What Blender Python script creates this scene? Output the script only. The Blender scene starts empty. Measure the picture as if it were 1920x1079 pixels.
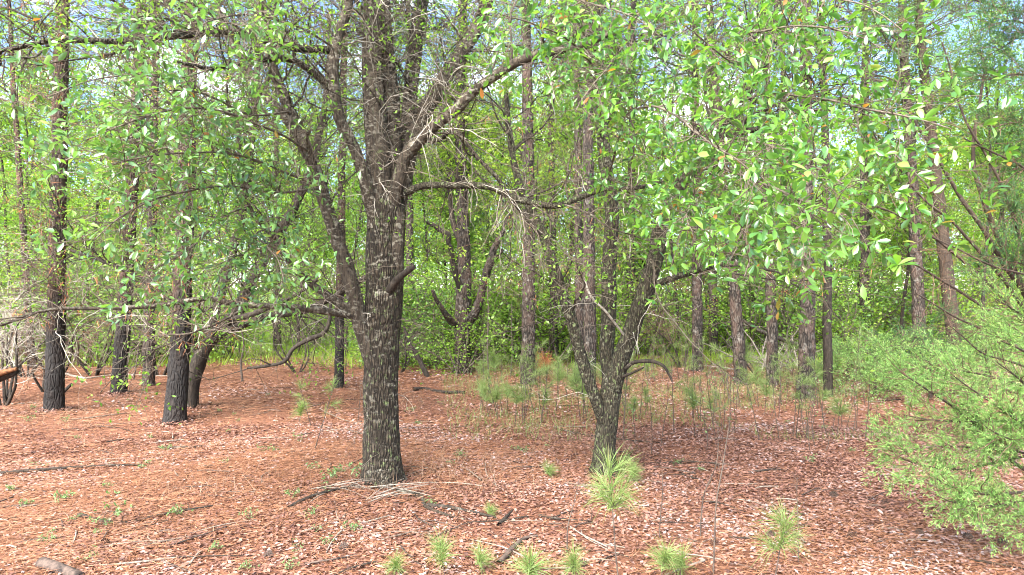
import bpy, math, random
import numpy as np
from mathutils import Vector, Matrix, noise as mnoise

rng = np.random.default_rng(7)
random.seed(7)
sc = bpy.context.scene
C = sc.collection

# ------------------------------------------------------------------ camera, sky, sun, exposure
CAMH, F = 2.5, 1280.0          # eye height (m); focal length in photo pixels (1920 wide)
cam = bpy.data.cameras.new('camera'); cam.lens = 24.0; cam.sensor_width = 36.0
cam.clip_start = 0.05; cam.clip_end = 2000
co = bpy.data.objects.new('camera', cam); C.objects.link(co)
co.location = (0, 0, CAMH); co.rotation_euler = (math.radians(90), 0, 0)
sc.camera = co

SUN_EL, SUN_AZ = math.radians(46), math.radians(-150)     # azimuth measured from +Y (view direction) towards +X
w = bpy.data.worlds.new('World'); sc.world = w; w.use_nodes = True
nt = w.node_tree; nt.nodes.clear()
out = nt.nodes.new('ShaderNodeOutputWorld'); bg = nt.nodes.new('ShaderNodeBackground')
sky = nt.nodes.new('ShaderNodeTexSky'); sky.sky_type = 'NISHITA'; sky.sun_disc = False
sky.sun_elevation = SUN_EL; sky.sun_rotation = SUN_AZ
sky.air_density = 1.0; sky.dust_density = 0.0; sky.ozone_density = 3.0; sky.altitude = 1800
tc = nt.nodes.new('ShaderNodeTexCoord'); mp = nt.nodes.new('ShaderNodeMapping')
mp.inputs['Scale'].default_value = (1, 1, 2.2)
nz = nt.nodes.new('ShaderNodeTexNoise'); nz.inputs['Scale'].default_value = 4.5
nz.inputs['Detail'].default_value = 7; nz.inputs['Roughness'].default_value = 0.58
rp = nt.nodes.new('ShaderNodeValToRGB'); rp.color_ramp.elements[0].position = 0.54; rp.color_ramp.elements[1].position = 0.72
mx = nt.nodes.new('ShaderNodeMix'); mx.data_type = 'RGBA'
mx.inputs['B'].default_value = (11.0, 11.3, 11.8, 1)
L = nt.links.new
L(tc.outputs['Generated'], mp.inputs['Vector']); L(mp.outputs['Vector'], nz.inputs['Vector'])
L(nz.outputs['Fac'], rp.inputs['Fac']); L(rp.outputs['Color'], mx.inputs['Factor'])
L(sky.outputs['Color'], mx.inputs['A']); L(mx.outputs['Result'], bg.inputs['Color'])
bg.inputs['Strength'].default_value = 0.09
L(bg.outputs['Background'], out.inputs['Surface'])

sun = bpy.data.lights.new('sun', 'SUN'); sun.energy = 4.6; sun.angle = math.radians(55); sun.color = (1, 0.965, 0.90)
so = bpy.data.objects.new('sun', sun); C.objects.link(so)
sd = Vector((math.sin(SUN_AZ) * math.cos(SUN_EL), math.cos(SUN_AZ) * math.cos(SUN_EL), math.sin(SUN_EL)))
so.rotation_euler = sd.to_track_quat('Z', 'Y').to_euler(); so.location = sd * 60

sc.view_settings.view_transform = 'Standard'; sc.view_settings.look = 'None'
sc.view_settings.exposure = 2.65; sc.view_settings.gamma = 1.0; sc.view_settings.use_curve_mapping = False
sc.cycles.max_bounces = 7; sc.cycles.diffuse_bounces = 5; sc.cycles.glossy_bounces = 2
sc.cycles.transmission_bounces = 6; sc.cycles.transparent_max_bounces = 4
sc.cycles.use_denoising = True; sc.cycles.use_adaptive_sampling = True; sc.cycles.adaptive_threshold = 0.02
sc.cycles.pixel_filter_type = 'BLACKMAN_HARRIS'; sc.cycles.filter_width = 1.0

# ------------------------------------------------------------------ small maths
def gz(x, y):
    x = np.asarray(x, float); y = np.asarray(y, float)
    return (0.030 * np.sin(0.9 * x + 0.4 * y) + 0.026 * np.sin(0.55 * y - 0.7 * x + 1.3) + 0.014 * np.sin(2.3 * x + 1.7 * y)
            + 0.010 * np.sin(3.9 * y - 2.1 * x + .5))
def P(px, py, d):              # the point seen at a photo pixel, at depth d
    return np.array([(px - 960) / F * d, d, CAMH - (py - 539.5) / F * d])
def G(px, py):                 # the ground point seen at a photo pixel
    d = CAMH * F / (py - 539.5); x = (px - 960) / F * d
    return np.array([x, d, float(gz(x, d))])
def nrm(v): return v / np.maximum(np.linalg.norm(v, axis=-1, keepdims=True), 1e-9)
def perp(t):
    r = rng.normal(size=t.shape); r -= t * np.sum(r * t, -1, keepdims=True); return nrm(r)

# ------------------------------------------------------------------ meshes
def mesh(name, V, faces, mat, smooth=False, attr=None):
    V = np.ascontiguousarray(V, np.float32); faces = np.ascontiguousarray(faces, np.int32)
    me = bpy.data.meshes.new(name); k = faces.shape[1]
    me.vertices.add(len(V)); me.vertices.foreach_set('co', V.ravel())
    me.loops.add(faces.size); me.loops.foreach_set('vertex_index', faces.ravel())
    me.polygons.add(len(faces)); me.polygons.foreach_set('loop_start', np.arange(0, faces.size, k, dtype=np.int32))
    if smooth: me.polygons.foreach_set('use_smooth', np.ones(len(faces), bool))
    if attr is not None:
        a = me.attributes.new('rnd', 'FLOAT', 'POINT'); a.data.foreach_set('value', np.ascontiguousarray(attr, np.float32))
    me.update(calc_edges=True)
    me.materials.append(mat)
    return me
def obj(name, me, parent=None, loc=(0, 0, 0), kind=None, label=None):
    o = bpy.data.objects.new(name, me); C.objects.link(o); o.location = loc
    if parent: o.parent = parent
    if kind: o['kind'] = kind
    if label: o['label'] = label
    return o
def thing(name, label, cat, loc, group=None, rz=0, me=None):
    o = bpy.data.objects.new(name, me); C.objects.link(o)
    o.location = tuple(float(c) for c in loc); o.rotation_euler = (0, 0, rz)
    o['label'] = label; o['category'] = cat
    if group: o['group'] = group
    return o
def copy_tree(root, loc, rz, scale, label, group=None):
    c = root.copy(); C.objects.link(c); c.location = tuple(float(v) for v in loc); c.rotation_euler = (0, 0, rz); c.scale = scale
    c['label'] = label
    if group: c['group'] = group
    for ch in list(root.children):
        d = ch.copy(); C.objects.link(d); d.parent = c
        for g in list(ch.children):
            e = g.copy(); C.objects.link(e); e.parent = d
    return c

def tubes(Pts, R, k, attr=None):        # Pts (N,S,3), R (N,S) -> quads
    N, S, _ = Pts.shape
    T = nrm(np.gradient(Pts, axis=1)); m = nrm(Pts[:, -1] - Pts[:, 0] + 1e-6)
    ref = perp(m)[:, None, :]
    U = nrm(np.cross(T, ref)); W = np.cross(T, U)
    a = np.arange(k) / k * 2 * math.pi
    V = Pts[:, :, None, :] + R[:, :, None, None] * (np.cos(a)[None, None, :, None] * U[:, :, None, :] + np.sin(a)[None, None, :, None] * W[:, :, None, :])
    idx = np.arange(N * S * k).reshape(N, S, k); j = np.roll(idx, -1, axis=2)
    Q = np.stack([idx[:, :-1], j[:, :-1], j[:, 1:], idx[:, 1:]], -1).reshape(-1, 4)
    return V.reshape(-1, 3), Q

def spline(pts, radii, step):           # Catmull-Rom through pts, resampled
    p = np.array(pts, float); r = np.array(radii, float)
    e = np.vstack([2 * p[0] - p[1], p, 2 * p[-1] - p[-2]])
    oc, orr = [], []
    for i in range(len(p) - 1):
        n = max(2, int(np.linalg.norm(p[i + 1] - p[i]) / step)); t = np.linspace(0, 1, n, endpoint=False)[:, None]
        a, b, c, d = e[i], e[i + 1], e[i + 2], e[i + 3]
        oc.append(.5 * ((2 * b) + (-a + c) * t + (2 * a - 5 * b + 4 * c - d) * t ** 2 + (-a + 3 * b - 3 * c + d) * t ** 3))
        orr.append(r[i] + (r[i + 1] - r[i]) * t[:, 0])
    oc.append(p[-1:]); orr.append(r[-1:])
    return np.vstack(oc), np.concatenate(orr)

def limb_mesh(name, pts, radii, k, mat, base, step=.07, rough=.08, flare=0, wob=0.0, cap=False, freq=3.0, sd_=0.0):
    c, r = spline(pts, radii, step)
    S = len(c)
    if wob:
        s = np.linspace(0, S * step, S)
        ph = rng.uniform(0, 6.28, 6)
        e = np.minimum(1, np.minimum(np.arange(S), S) / 6.0)
        c[:, 0] += e * wob * (np.sin(s * 2.1 + ph[0]) + .6 * np.sin(s * 5.3 + ph[1]) + .3 * np.sin(s * 12 + ph[4]))
        c[:, 1] += e * wob * (np.sin(s * 1.7 + ph[2]) + .6 * np.sin(s * 4.7 + ph[3]))
        c[:, 2] += e * wob * .5 * (np.sin(s * 3.9 + ph[5]))
    T = nrm(np.gradient(c, axis=0)); ref = np.array([0.31, 0.94, 0.12])
    U = nrm(np.cross(T, ref)); W = np.cross(T, U)
    a = np.arange(k) / k * 2 * math.pi
    rr = np.repeat(r[:, None], k, 1)
    if flare:
        h = c[:, 2] - c[0, 2]
        lob = 1 + .35 * np.sin(a * 3 + 1.1) + .25 * np.sin(a * 5 + 2.2)
        rr *= 1 + flare * np.exp(-h / .16)[:, None] * lob[None, :]
        rr *= 1 + .03 * np.sin(a * 4 + .7)[None, :] * np.exp(-h / 1.2)[:, None]
    dirs = np.cos(a)[None, :, None] * U[:, None, :] + np.sin(a)[None, :, None] * W[:, None, :]
    V = c[:, None, :] + rr[..., None] * dirs
    if rough:
        for i in range(S):
            for j in range(k):
                v = V[i, j]
                n1 = mnoise.noise((v[0] * freq, v[1] * freq, v[2] * freq * .6 + sd_))
                n2 = mnoise.noise((v[0] * freq * 4.2, v[1] * freq * 4.2, v[2] * freq * 1.3 + 9))
                rr[i, j] *= 1 + rough * (n1 * 1.1 + n2 * .7)
        V = c[:, None, :] + rr[..., None] * dirs
    idx = np.arange(S * k).reshape(S, k); jn = np.roll(idx, -1, axis=1)
    Q = np.stack([idx[:-1], jn[:-1], jn[1:], idx[1:]], -1).reshape(-1, 4)
    V = V.reshape(-1, 3)
    if cap:                              # a broken end: rough inner disc
        tip = c[-1] + T[-1] * r[-1] * .3
        cv = len(V); V = np.vstack([V, tip[None]])
        l = idx[-1]
        Q = np.vstack([Q, np.stack([l, np.roll(l, -1), np.full(k, cv), np.full(k, cv)], -1)]) if False else Q
        inner = c[-1] + (V[l] - c[-1]) * .45 + T[-1] * r[-1] * rng.uniform(-.5, .5, (k, 1))
        V = np.vstack([V[:cv], inner]); ii = cv + np.arange(k)
        Q = np.vstack([Q, np.stack([l, np.roll(l, -1), np.roll(ii, -1), ii], -1)])
        h = k // 2
        for q in range(1, h - 0):
            if q + 1 <= k - 1 - q:
                Q = np.vstack([Q, [[ii[q - 1], ii[q], ii[(k - 1 - q) % k], ii[(k - q) % k]]]])
    return mesh(name, V - base, Q, mat, True), c, r

def grow(start, d, length, S, wig, up=0.0):
    pts = [start]; p = start.copy(); d = nrm(d)
    length = np.broadcast_to(length, (len(start),))
    for s in range(S):
        d = nrm(d + rng.normal(size=d.shape) * wig + np.array([0, 0, up])); p = p + d * (length / S)[:, None]
        pts.append(p)
    return np.stack(pts, 1)
def fixed(c, r, S=48):                   # a curve as S samples
    t = np.linspace(0, len(c) - 1, S); i = np.minimum(t.astype(int), len(c) - 2); f = (t - i)
    return c[i] * (1 - f)[:, None] + c[i + 1] * f[:, None], r[i] * (1 - f) + r[i + 1] * f
def pick(Pts, R, n, t0=0., t1=1., wt=None):   # n random places along the curves
    N, S, _ = Pts.shape
    ln = np.linalg.norm(np.diff(Pts, axis=1), axis=2).sum(1)
    wt = ln if wt is None else ln * wt
    b = rng.choice(N, n, p=wt / wt.sum()); t = (t0 + (t1 - t0) * rng.random(n)) * (S - 1.001)
    i = t.astype(int); f = t - i
    p = Pts[b, i] * (1 - f)[:, None] + Pts[b, i + 1] * f[:, None]
    tg = nrm(Pts[b, i + 1] - Pts[b, i]); r = R[b, i] * (1 - f) + R[b, i + 1] * f
    return p, tg, r, t / (S - 1)
def branch_off(p, tg, amin, amax):
    a = rng.uniform(amin, amax, len(p))[:, None]
    return nrm(tg * np.cos(a) + perp(tg) * np.sin(a))

# leaf templates: (x along, y across, z up), triangles
LEAF8 = (np.array([[0, 0, 0], [.38, .165, .05], [.36, 0, -.01], [.38, -.165, .05], [.72, .19, .03], [.72, 0, -.035], [.72, -.19, .03], [1, 0, -.10]]),
         np.array([[0, 2, 1], [0, 3, 2], [1, 2, 5], [1, 5, 4], [2, 3, 6], [2, 6, 5], [4, 5, 7], [5, 6, 7]]))
LEAF4 = (np.array([[0, 0, 0], [.58, .24, .06], [.58, -.24, .06], [1, 0, -.04]]), np.array([[0, 3, 1], [0, 2, 3]]))
LITTER = (np.array([[0, 0, .0], [.5, .25, .09], [.5, -.25, .09], [1, 0, .03]]), np.array([[0, 3, 1], [0, 2, 3]]))
BLADE = (np.array([[0, .5, 0], [0, -.5, 0], [1, 0, 0]]), np.array([[0, 1, 2]]))
BLADE2 = (np.array([[0, .35, 0], [0, -.35, 0], [.5, .5, 0], [.5, -.5, 0], [1, 0, -.05]]), np.array([[0, 1, 3], [0, 3, 2], [2, 3, 4]]))
def leaves(pos, d, n, ln, wd, tpl, rnd=None):
    T, tri = tpl; N = len(pos)
    d = nrm(d); y = nrm(np.cross(n, d)); z = np.cross(d, y)
    ln = np.broadcast_to(ln, (N,)); wd = np.broadcast_to(wd, (N,))
    V = (pos[:, None, :] + T[None, :, 0:1] * ln[:, None, None] * d[:, None, :] + T[None, :, 1:2] * wd[:, None, None] * y[:, None, :]
         + T[None, :, 2:3] * ln[:, None, None] * z[:, None, :])
    k = len(T); Fc = tri[None] + (np.arange(N) * k)[:, None, None]
    rnd = rng.random(N) if rnd is None else rnd
    return V.reshape(-1, 3), Fc.reshape(-1, 3), np.repeat(rnd, k)
def join(parts):
    o = 0; Vs, Fs, As = [], [], []
    for V, Fc, A in parts:
        Vs.append(V); Fs.append(Fc + o); As.append(A); o += len(V)
    return np.vstack(Vs), np.vstack(Fs), np.concatenate(As)

# ------------------------------------------------------------------ materials
def mat_new(name):
    m = bpy.data.materials.new(name); m.use_nodes = True; n = m.node_tree; n.nodes.clear()
    o = n.nodes.new('ShaderNodeOutputMaterial'); return m, n, o
def nd(n, t, **kw):
    x = n.nodes.new(t)
    for k, v in kw.items():
        if k in x.inputs: x.inputs[k].default_value = v
        else: setattr(x, k, v)
    return x
def ramp(n, fac, stops):
    r = n.nodes.new('ShaderNodeValToRGB'); e = r.color_ramp.elements
    while len(e) > 1: e.remove(e[-1])
    e[0].position = stops[0][0]; e[0].color = (*stops[0][1], 1)
    for p, c in stops[1:]:
        q = e.new(p); q.color = (*c, 1)
    if fac: n.links.new(fac, r.inputs['Fac'])
    return r.outputs['Color']
def mixc(n, fac, a, b, mode='MIX'):
    m = n.nodes.new('ShaderNodeMix'); m.data_type = 'RGBA'; m.blend_type = mode
    for s, v in (('Factor', fac), ('A', a), ('B', b)):
        if hasattr(v, 'is_linked') or hasattr(v, 'links'): n.links.new(v, m.inputs[s])
        else: m.inputs[s].default_value = v if s == 'Factor' else (*v, 1)
    return m.outputs['Result']
def leaf_mat(name, stops, trans=.35, rough=.45, spec=.5, tint=(1.0, 1.05, .45), tboost=1.3, coat=0.0):
    m, n, o = mat_new(name)
    a = nd(n, 'ShaderNodeAttribute', attribute_name='rnd')
    c = ramp(n, a.outputs['Fac'], stops)
    p = nd(n, 'ShaderNodeBsdfPrincipled', Roughness=rough); p.inputs['Specular IOR Level'].default_value = spec
    n.links.new(c, p.inputs['Base Color'])
    p.inputs['Coat Weight'].default_value = coat; p.inputs['Coat Roughness'].default_value = .28
    t = nd(n, 'ShaderNodeBsdfTranslucent')
    tc_ = mixc(n, 1.0, c, tuple(v * tboost for v in tint), 'MULTIPLY'); n.links.new(tc_, t.inputs['Color'])
    mxs = nd(n, 'ShaderNodeMixShader'); mxs.inputs['Fac'].default_value = trans
    n.links.new(p.outputs[0], mxs.inputs[1]); n.links.new(t.outputs[0], mxs.inputs[2]); n.links.new(mxs.outputs[0], o.inputs['Surface'])
    return m
def bark_mat(name, dark, mid, pale, fis=(26, 26, 5), pale_amt=.62, band=(6, 6, 26), green=0.0, char=0.0, bump=.6, voro=False, red=None, clus=(2.6, 2.6, 1.8)):
    m, n, o = mat_new(name)
    tcn = nd(n, 'ShaderNodeTexCoord')
    def mapped(s):
        q = nd(n, 'ShaderNodeMapping'); q.inputs['Scale'].default_value = s; n.links.new(tcn.outputs['Object'], q.inputs['Vector']); return q.outputs['Vector']
    if voro:
        wn = nd(n, 'ShaderNodeTexNoise', Scale=1.0, Detail=3.0); n.links.new(mapped((9, 9, 5)), wn.inputs['Vector'])
        ad = n.nodes.new('ShaderNodeVectorMath'); ad.operation = 'MULTIPLY_ADD'; ad.inputs[1].default_value = (.9, .9, .9)
        n.links.new(wn.outputs['Color'], ad.inputs[0]); n.links.new(mapped(fis), ad.inputs[2])
        f = nd(n, 'ShaderNodeTexVoronoi', feature='DISTANCE_TO_EDGE', Scale=1.0); n.links.new(ad.outputs[0], f.inputs['Vector'])
        mr = nd(n, 'ShaderNodeMapRange'); mr.inputs['From Max'].default_value = .28; n.links.new(f.outputs['Distance'], mr.inputs['Value'])
        fv = mr.outputs['Result']
    else:
        f = nd(n, 'ShaderNodeTexNoise', Scale=1.0, Detail=6.0, Roughness=.65, Distortion=.4); n.links.new(mapped(fis), f.inputs['Vector'])
        mr = nd(n, 'ShaderNodeMapRange'); mr.inputs['From Min'].default_value = .32; mr.inputs['From Max'].default_value = .66
        n.links.new(f.outputs['Fac'], mr.inputs['Value']); fv = mr.outputs['Result']
    c = mixc(n, fv, dark, mid)
    g = nd(n, 'ShaderNodeTexNoise', Scale=1.0, Detail=8.0, Roughness=.7); n.links.new(mapped((18, 18, 10)), g.inputs['Vector'])
    c = mixc(n, ramp(n, g.outputs['Fac'], [(.3, (.62, .62, .62)), (.7, (1, 1, 1))]), (0, 0, 0), c) if False else c
    gv = ramp(n, g.outputs['Fac'], [(.3, (.55, .55, .55)), (.72, (1.35, 1.35, 1.35))])
    c = mixc(n, 1.0, c, gv, 'MULTIPLY')
    if red:
        r_ = nd(n, 'ShaderNodeTexNoise', Scale=1.0, Detail=4.0); n.links.new(mapped((5, 5, 2)), r_.inputs['Vector'])
        c = mixc(n, ramp(n, r_.outputs['Fac'], [(.45, (0, 0, 0)), (.65, (.7, .7, .7))]), c, red)
    b = nd(n, 'ShaderNodeTexNoise', Scale=1.0, Detail=5.0, Roughness=.6); n.links.new(mapped(band), b.inputs['Vector'])
    pm = ramp(n, b.outputs['Fac'], [(pale_amt - .06, (0, 0, 0)), (pale_amt + .06, (.9, .9, .9))])
    cl = nd(n, 'ShaderNodeTexNoise', Scale=1.0, Detail=3.0); n.links.new(mapped(clus), cl.inputs['Vector'])
    pm = mixc(n, 1.0, pm, ramp(n, cl.outputs['Fac'], [(.40, (.05, .05, .05)), (.62, (1, 1, 1))]), 'MULTIPLY')
    b2 = nd(n, 'ShaderNodeTexNoise', Scale=1.0, Detail=6.0, Roughness=.65); n.links.new(mapped((band[0] * .45, band[1] * .45, band[0] * .6)), b2.inputs['Vector'])
    pm = mixc(n, ramp(n, b2.outputs['Fac'], [(.63, (0, 0, 0)), (.69, (.8, .8, .8))]), pm, (.75, .75, .75))
    c = mixc(n, pm, c, pale)
    if green:
        e = nd(n, 'ShaderNodeTexNoise', Scale=1.0, Detail=6.0, Roughness=.7); n.links.new(mapped((17, 17, 11)), e.inputs['Vector'])
        c = mixc(n, ramp(n, e.outputs['Fac'], [(.62 - green, (0, 0, 0)), (.70 - green * .6, (.85, .85, .85))]), c, (.16, .20, .08))
    if char:
        sp = nd(n, 'ShaderNodeSeparateXYZ'); n.links.new(tcn.outputs['Object'], sp.inputs[0])
        e = nd(n, 'ShaderNodeTexNoise', Scale=1.0, Detail=3.0); n.links.new(mapped((2.2, 2.2, .7)), e.inputs['Vector'])
        ma = n.nodes.new('ShaderNodeMath'); ma.operation = 'MULTIPLY_ADD'; ma.inputs[1].default_value = -4.0; n.links.new(e.outputs['Fac'], ma.inputs[0]); n.links.new(sp.outputs['Z'], ma.inputs[2])
        cm = ramp(n, None, [(0, (.9, .9, .9)), (1, (0, 0, 0))])
        mr2 = nd(n, 'ShaderNodeMapRange'); mr2.inputs['From Min'].default_value = char - 2.6; mr2.inputs['From Max'].default_value = char - 1.6
        mr2.inputs['To Min'].default_value = .9; mr2.inputs['To Max'].default_value = 0.0
        n.links.new(ma.outputs[0], mr2.inputs['Value'])
        c = mixc(n, mr2.outputs['Result'], c, (.016, .014, .013))
    p = nd(n, 'ShaderNodeBsdfPrincipled', Roughness=.85); p.inputs['Specular IOR Level'].default_value = .25
    n.links.new(c, p.inputs['Base Color'])
    bm = nd(n, 'ShaderNodeBump', Strength=bump, Distance=.02)
    hh = n.nodes.new('ShaderNodeMath'); hh.operation = 'MULTIPLY_ADD'; hh.inputs[1].default_value = .35
    n.links.new(g.outputs['Fac'], hh.inputs[0]); n.links.new(fv, hh.inputs[2])
    n.links.new(hh.outputs[0], bm.inputs['Height']); n.links.new(bm.outputs['Normal'], p.inputs['Normal'])
    n.links.new(p.outputs[0], o.inputs['Surface'])
    return m
def wood_mat(name, a, b, sc_=14):
    m, n, o = mat_new(name)
    t = nd(n, 'ShaderNodeTexCoord'); f = nd(n, 'ShaderNodeTexNoise', Scale=sc_, Detail=4.0, Roughness=.7); n.links.new(t.outputs['Object'], f.inputs['Vector'])
    c = ramp(n, f.outputs['Fac'], [(.35, a), (.62, b)])
    p = nd(n, 'ShaderNodeBsdfPrincipled', Roughness=.85); p.inputs['Specular IOR Level'].default_value = .2
    n.links.new(c, p.inputs['Base Color']); n.links.new(p.outputs[0], o.inputs['Surface']); return m

M = {}
M['oak_leaf'] = leaf_mat('oak_leaf', [(0, (0.038, 0.108, 0.025)), (0.35, (0.076, 0.19, 0.033)), (0.7, (0.131, 0.282, 0.042)), (0.984, (0.206, 0.365, 0.056)), (0.99, (0.32, 0.13, 0.03)), (1, (0.34, 0.14, 0.03))], .42, .30, .9, coat=.6)
M['oak_leaf_blue'] = leaf_mat('oak_leaf_blue', [(0, (0.054, 0.129, 0.037)), (0.4, (0.099, 0.212, 0.058)), (0.8, (0.152, 0.294, 0.075)), (0.985, (0.208, 0.35, 0.075)), (0.99, (0.32, 0.12, 0.03)), (1, (0.35, 0.14, 0.03))], .38, .32, .9, coat=.6)
M['thicket'] = leaf_mat('thicket_leaf', [(0, (0.097, 0.187, 0.028)), (0.5, (0.184, 0.322, 0.047)), (1, (0.303, 0.437, 0.074))], .5, .5, .4)
M['thicket_dark'] = leaf_mat('thicket_leaf_dark', [(0, (0.066, 0.137, 0.036)), (0.5, (0.121, 0.231, 0.061)), (1, (0.207, 0.336, 0.09))], .45, .5, .4)
M['thicket_yellow'] = leaf_mat('thicket_leaf_yellow', [(0, (0.139, 0.237, 0.019)), (0.5, (0.237, 0.36, 0.037)), (1, (0.345, 0.453, 0.066))], .5, .5, .4)
M['canopy'] = leaf_mat('canopy_leaf', [(0, (0.075, 0.16, 0.025)), (0.5, (0.141, 0.27, 0.039)), (1, (0.235, 0.36, 0.061))], .5, .45, .45)
M['needle'] = leaf_mat('pine_needle', [(0, (0.076, 0.135, 0.029)), (0.5, (0.139, 0.209, 0.054)), (0.85, (0.216, 0.269, 0.094)), (1, (0.265, 0.224, 0.109))], .3, .5, .4)
M['needle_dark'] = leaf_mat('pine_needle_dark', [(0, (.04, .08, .02)), (1, (.10, .17, .05))], .3, .5, .4)
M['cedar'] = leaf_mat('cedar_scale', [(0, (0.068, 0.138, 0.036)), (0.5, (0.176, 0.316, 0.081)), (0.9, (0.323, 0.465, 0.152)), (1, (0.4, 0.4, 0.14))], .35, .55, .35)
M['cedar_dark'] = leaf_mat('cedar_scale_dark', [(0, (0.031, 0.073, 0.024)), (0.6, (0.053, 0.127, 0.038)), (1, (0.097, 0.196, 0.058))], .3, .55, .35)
M['weed'] = leaf_mat('weed_leaf', [(0, (0.1, 0.17, 0.06)), (1, (0.2, 0.289, 0.12))], .35, .45, .4)
M['litter'] = leaf_mat('litter_leaf', [(0, (0.064, 0.031, 0.025)), (0.25, (0.157, 0.073, 0.053)), (0.5, (0.227, 0.111, 0.076)), (0.78, (0.281, 0.164, 0.131)), (1, (0.337, 0.266, 0.258))], .10, .5, .35, (1, .8, .6), 1.0)
M['straw'] = leaf_mat('pine_straw', [(0, (0.118, 0.048, 0.025)), (0.5, (0.259, 0.112, 0.055)), (1, (0.367, 0.2, 0.118))], .05, .5, .35, (1, .8, .6), 1.0)
M['dead_needle'] = leaf_mat('dead_needle', [(0, (.20, .07, .03)), (1, (.42, .17, .07))], .1, .6, .2, (1, .8, .6), 1.0)
M['dry_leaf'] = leaf_mat('dry_leaf', [(0, (.13, .08, .05)), (1, (.30, .20, .13))], .2, .6, .2, (1, .8, .6), 1.0)
M['bark_main'] = bark_mat('bark_main', (0.0144, 0.0106, 0.0068), (0.0589, 0.044, 0.0293), (0.2492, 0.2224, 0.1708), (34, 34, 6.5), .605, (12, 12, 19), green=.05, bump=1.0, voro=True, clus=(3.2, 3.2, 2.0))
M['bark_limb'] = bark_mat('bark_limb', (0.015, 0.011, 0.0074), (0.0978, 0.0727, 0.0503), (0.2861, 0.2567, 0.2005), (44, 44, 7), .57, (16, 16, 24), green=.02, bump=1.0)
M['bark_moss'] = bark_mat('bark_moss', (0.0224, 0.0186, 0.0116), (0.054, 0.0436, 0.0272), (0.2132, 0.2025, 0.136), (38, 38, 8), .60, (18, 18, 24), green=.06, bump=1.0, voro=True)
M['bark_dark'] = bark_mat('bark_dark', (0.0111, 0.0081, 0.0061), (0.0536, 0.0407, 0.0301), (0.202, 0.1759, 0.1391), (30, 30, 6), .68, (8, 8, 10), green=.0)
M['bark_pine'] = bark_mat('bark_pine', (0.0077, 0.006, 0.0048), (0.0719, 0.056, 0.0441), (0.1681, 0.1497, 0.1289), (17, 17, 5.5), .60, (10, 10, 8), bump=1.0, voro=True, red=(.09, .056, .042))
M['bark_pine_char'] = bark_mat('bark_pine_char', (0.014, 0.0103, 0.008), (0.081, 0.0564, 0.0411), (0.202, 0.1679, 0.1391), (17, 17, 5.5), .62, (10, 10, 8), bump=1.0, voro=True, red=(.13, .07, .045), char=2.6)
M['bark_cedar'] = bark_mat('bark_cedar', (0.0224, 0.015, 0.0109), (0.0832, 0.0578, 0.0408), (0.1768, 0.1445, 0.1156), (40, 40, 3), .7, (9, 9, 4))
M['twig'] = wood_mat('twig', (.05, .037, .026), (.15, .12, .09))
M['twig_pale'] = wood_mat('twig_pale', (.20, .17, .13), (.42, .38, .32))
M['twig_dark'] = wood_mat('twig_dark', (.03, .022, .018), (.10, .075, .058))
M['twig_red'] = wood_mat('twig_red', (.06, .035, .022), (.17, .105, .07))
M['stick'] = wood_mat('stick', (.05, .036, .028), (.20, .155, .12), 20)
M['stick_pale'] = wood_mat('stick_pale', (.11, .085, .065), (.26, .22, .18), 20)
M['char_wood'] = wood_mat('char_wood', (.015, .012, .011), (.10, .07, .055), 16)
M['orange_wood'] = wood_mat('orange_wood', (.05, .022, .012), (.20, .085, .035), 22)

# ------------------------------------------------------------------ ground
def ground_mat():
    m, n, o = mat_new('forest_floor')
    t = nd(n, 'ShaderNodeTexCoord')
    f = nd(n, 'ShaderNodeTexNoise', Scale=22.0, Detail=8.0, Roughness=.75); n.links.new(t.outputs['Object'], f.inputs['Vector'])
    c = ramp(n, f.outputs['Fac'], [(.3, (.05, .022, .014)), (.5, (.14, .06, .035)), (.7, (.22, .10, .06))])
    g = nd(n, 'ShaderNodeTexNoise', Scale=.35, Detail=5.0, Roughness=.6); n.links.new(t.outputs['Object'], g.inputs['Vector'])
    sp = nd(n, 'ShaderNodeSeparateXYZ'); n.links.new(t.outputs['Object'], sp.inputs[0])
    ma = n.nodes.new('ShaderNodeMath'); ma.operation = 'MULTIPLY_ADD'; ma.inputs[1].default_value = 9.0
    n.links.new(g.outputs['Fac'], ma.inputs[0]); n.links.new(sp.outputs['Y'], ma.inputs[2])
    mr = nd(n, 'ShaderNodeMapRange'); mr.inputs['From Min'].default_value = 26; mr.inputs['From Max'].default_value = 32; n.links.new(ma.outputs[0], mr.inputs['Value'])
    h = nd(n, 'ShaderNodeTexNoise', Scale=5.0, Detail=8.0, Roughness=.7); n.links.new(t.outputs['Object'], h.inputs['Vector'])
    gr = ramp(n, h.outputs['Fac'], [(.3, (.05, .09, .02)), (.55, (.14, .20, .04)), (.75, (.24, .24, .09))])
    c = mixc(n, mr.outputs['Result'], c, gr)
    p = nd(n, 'ShaderNodeBsdfPrincipled', Roughness=.9); p.inputs['Specular IOR Level'].default_value = .2
    n.links.new(c, p.inputs['Base Color'])
    b = nd(n, 'ShaderNodeBump', Strength=.8, Distance=.03); n.links.new(f.outputs['Fac'], b.inputs['Height']); n.links.new(b.outputs['Normal'], p.inputs['Normal'])
    n.links.new(p.outputs[0], o.inputs['Surface']); return m
u = np.linspace(-1, 1, 181); gx = np.sinh(u * 4.2) / math.sinh(4.2) * 420
vv = np.linspace(0, 1, 221); gy = -20 + (np.sinh(vv * 3.6) / math.sinh(3.6)) * 620
X, Y = np.meshgrid(gx, gy); Z = gz(X, Y)
V = np.stack([X, Y, Z], -1).reshape(-1, 3); idx = np.arange(V.shape[0]).reshape(221, 181)
Q = np.stack([idx[:-1, :-1], idx[:-1, 1:], idx[1:, 1:], idx[1:, :-1]], -1).reshape(-1, 4)
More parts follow.
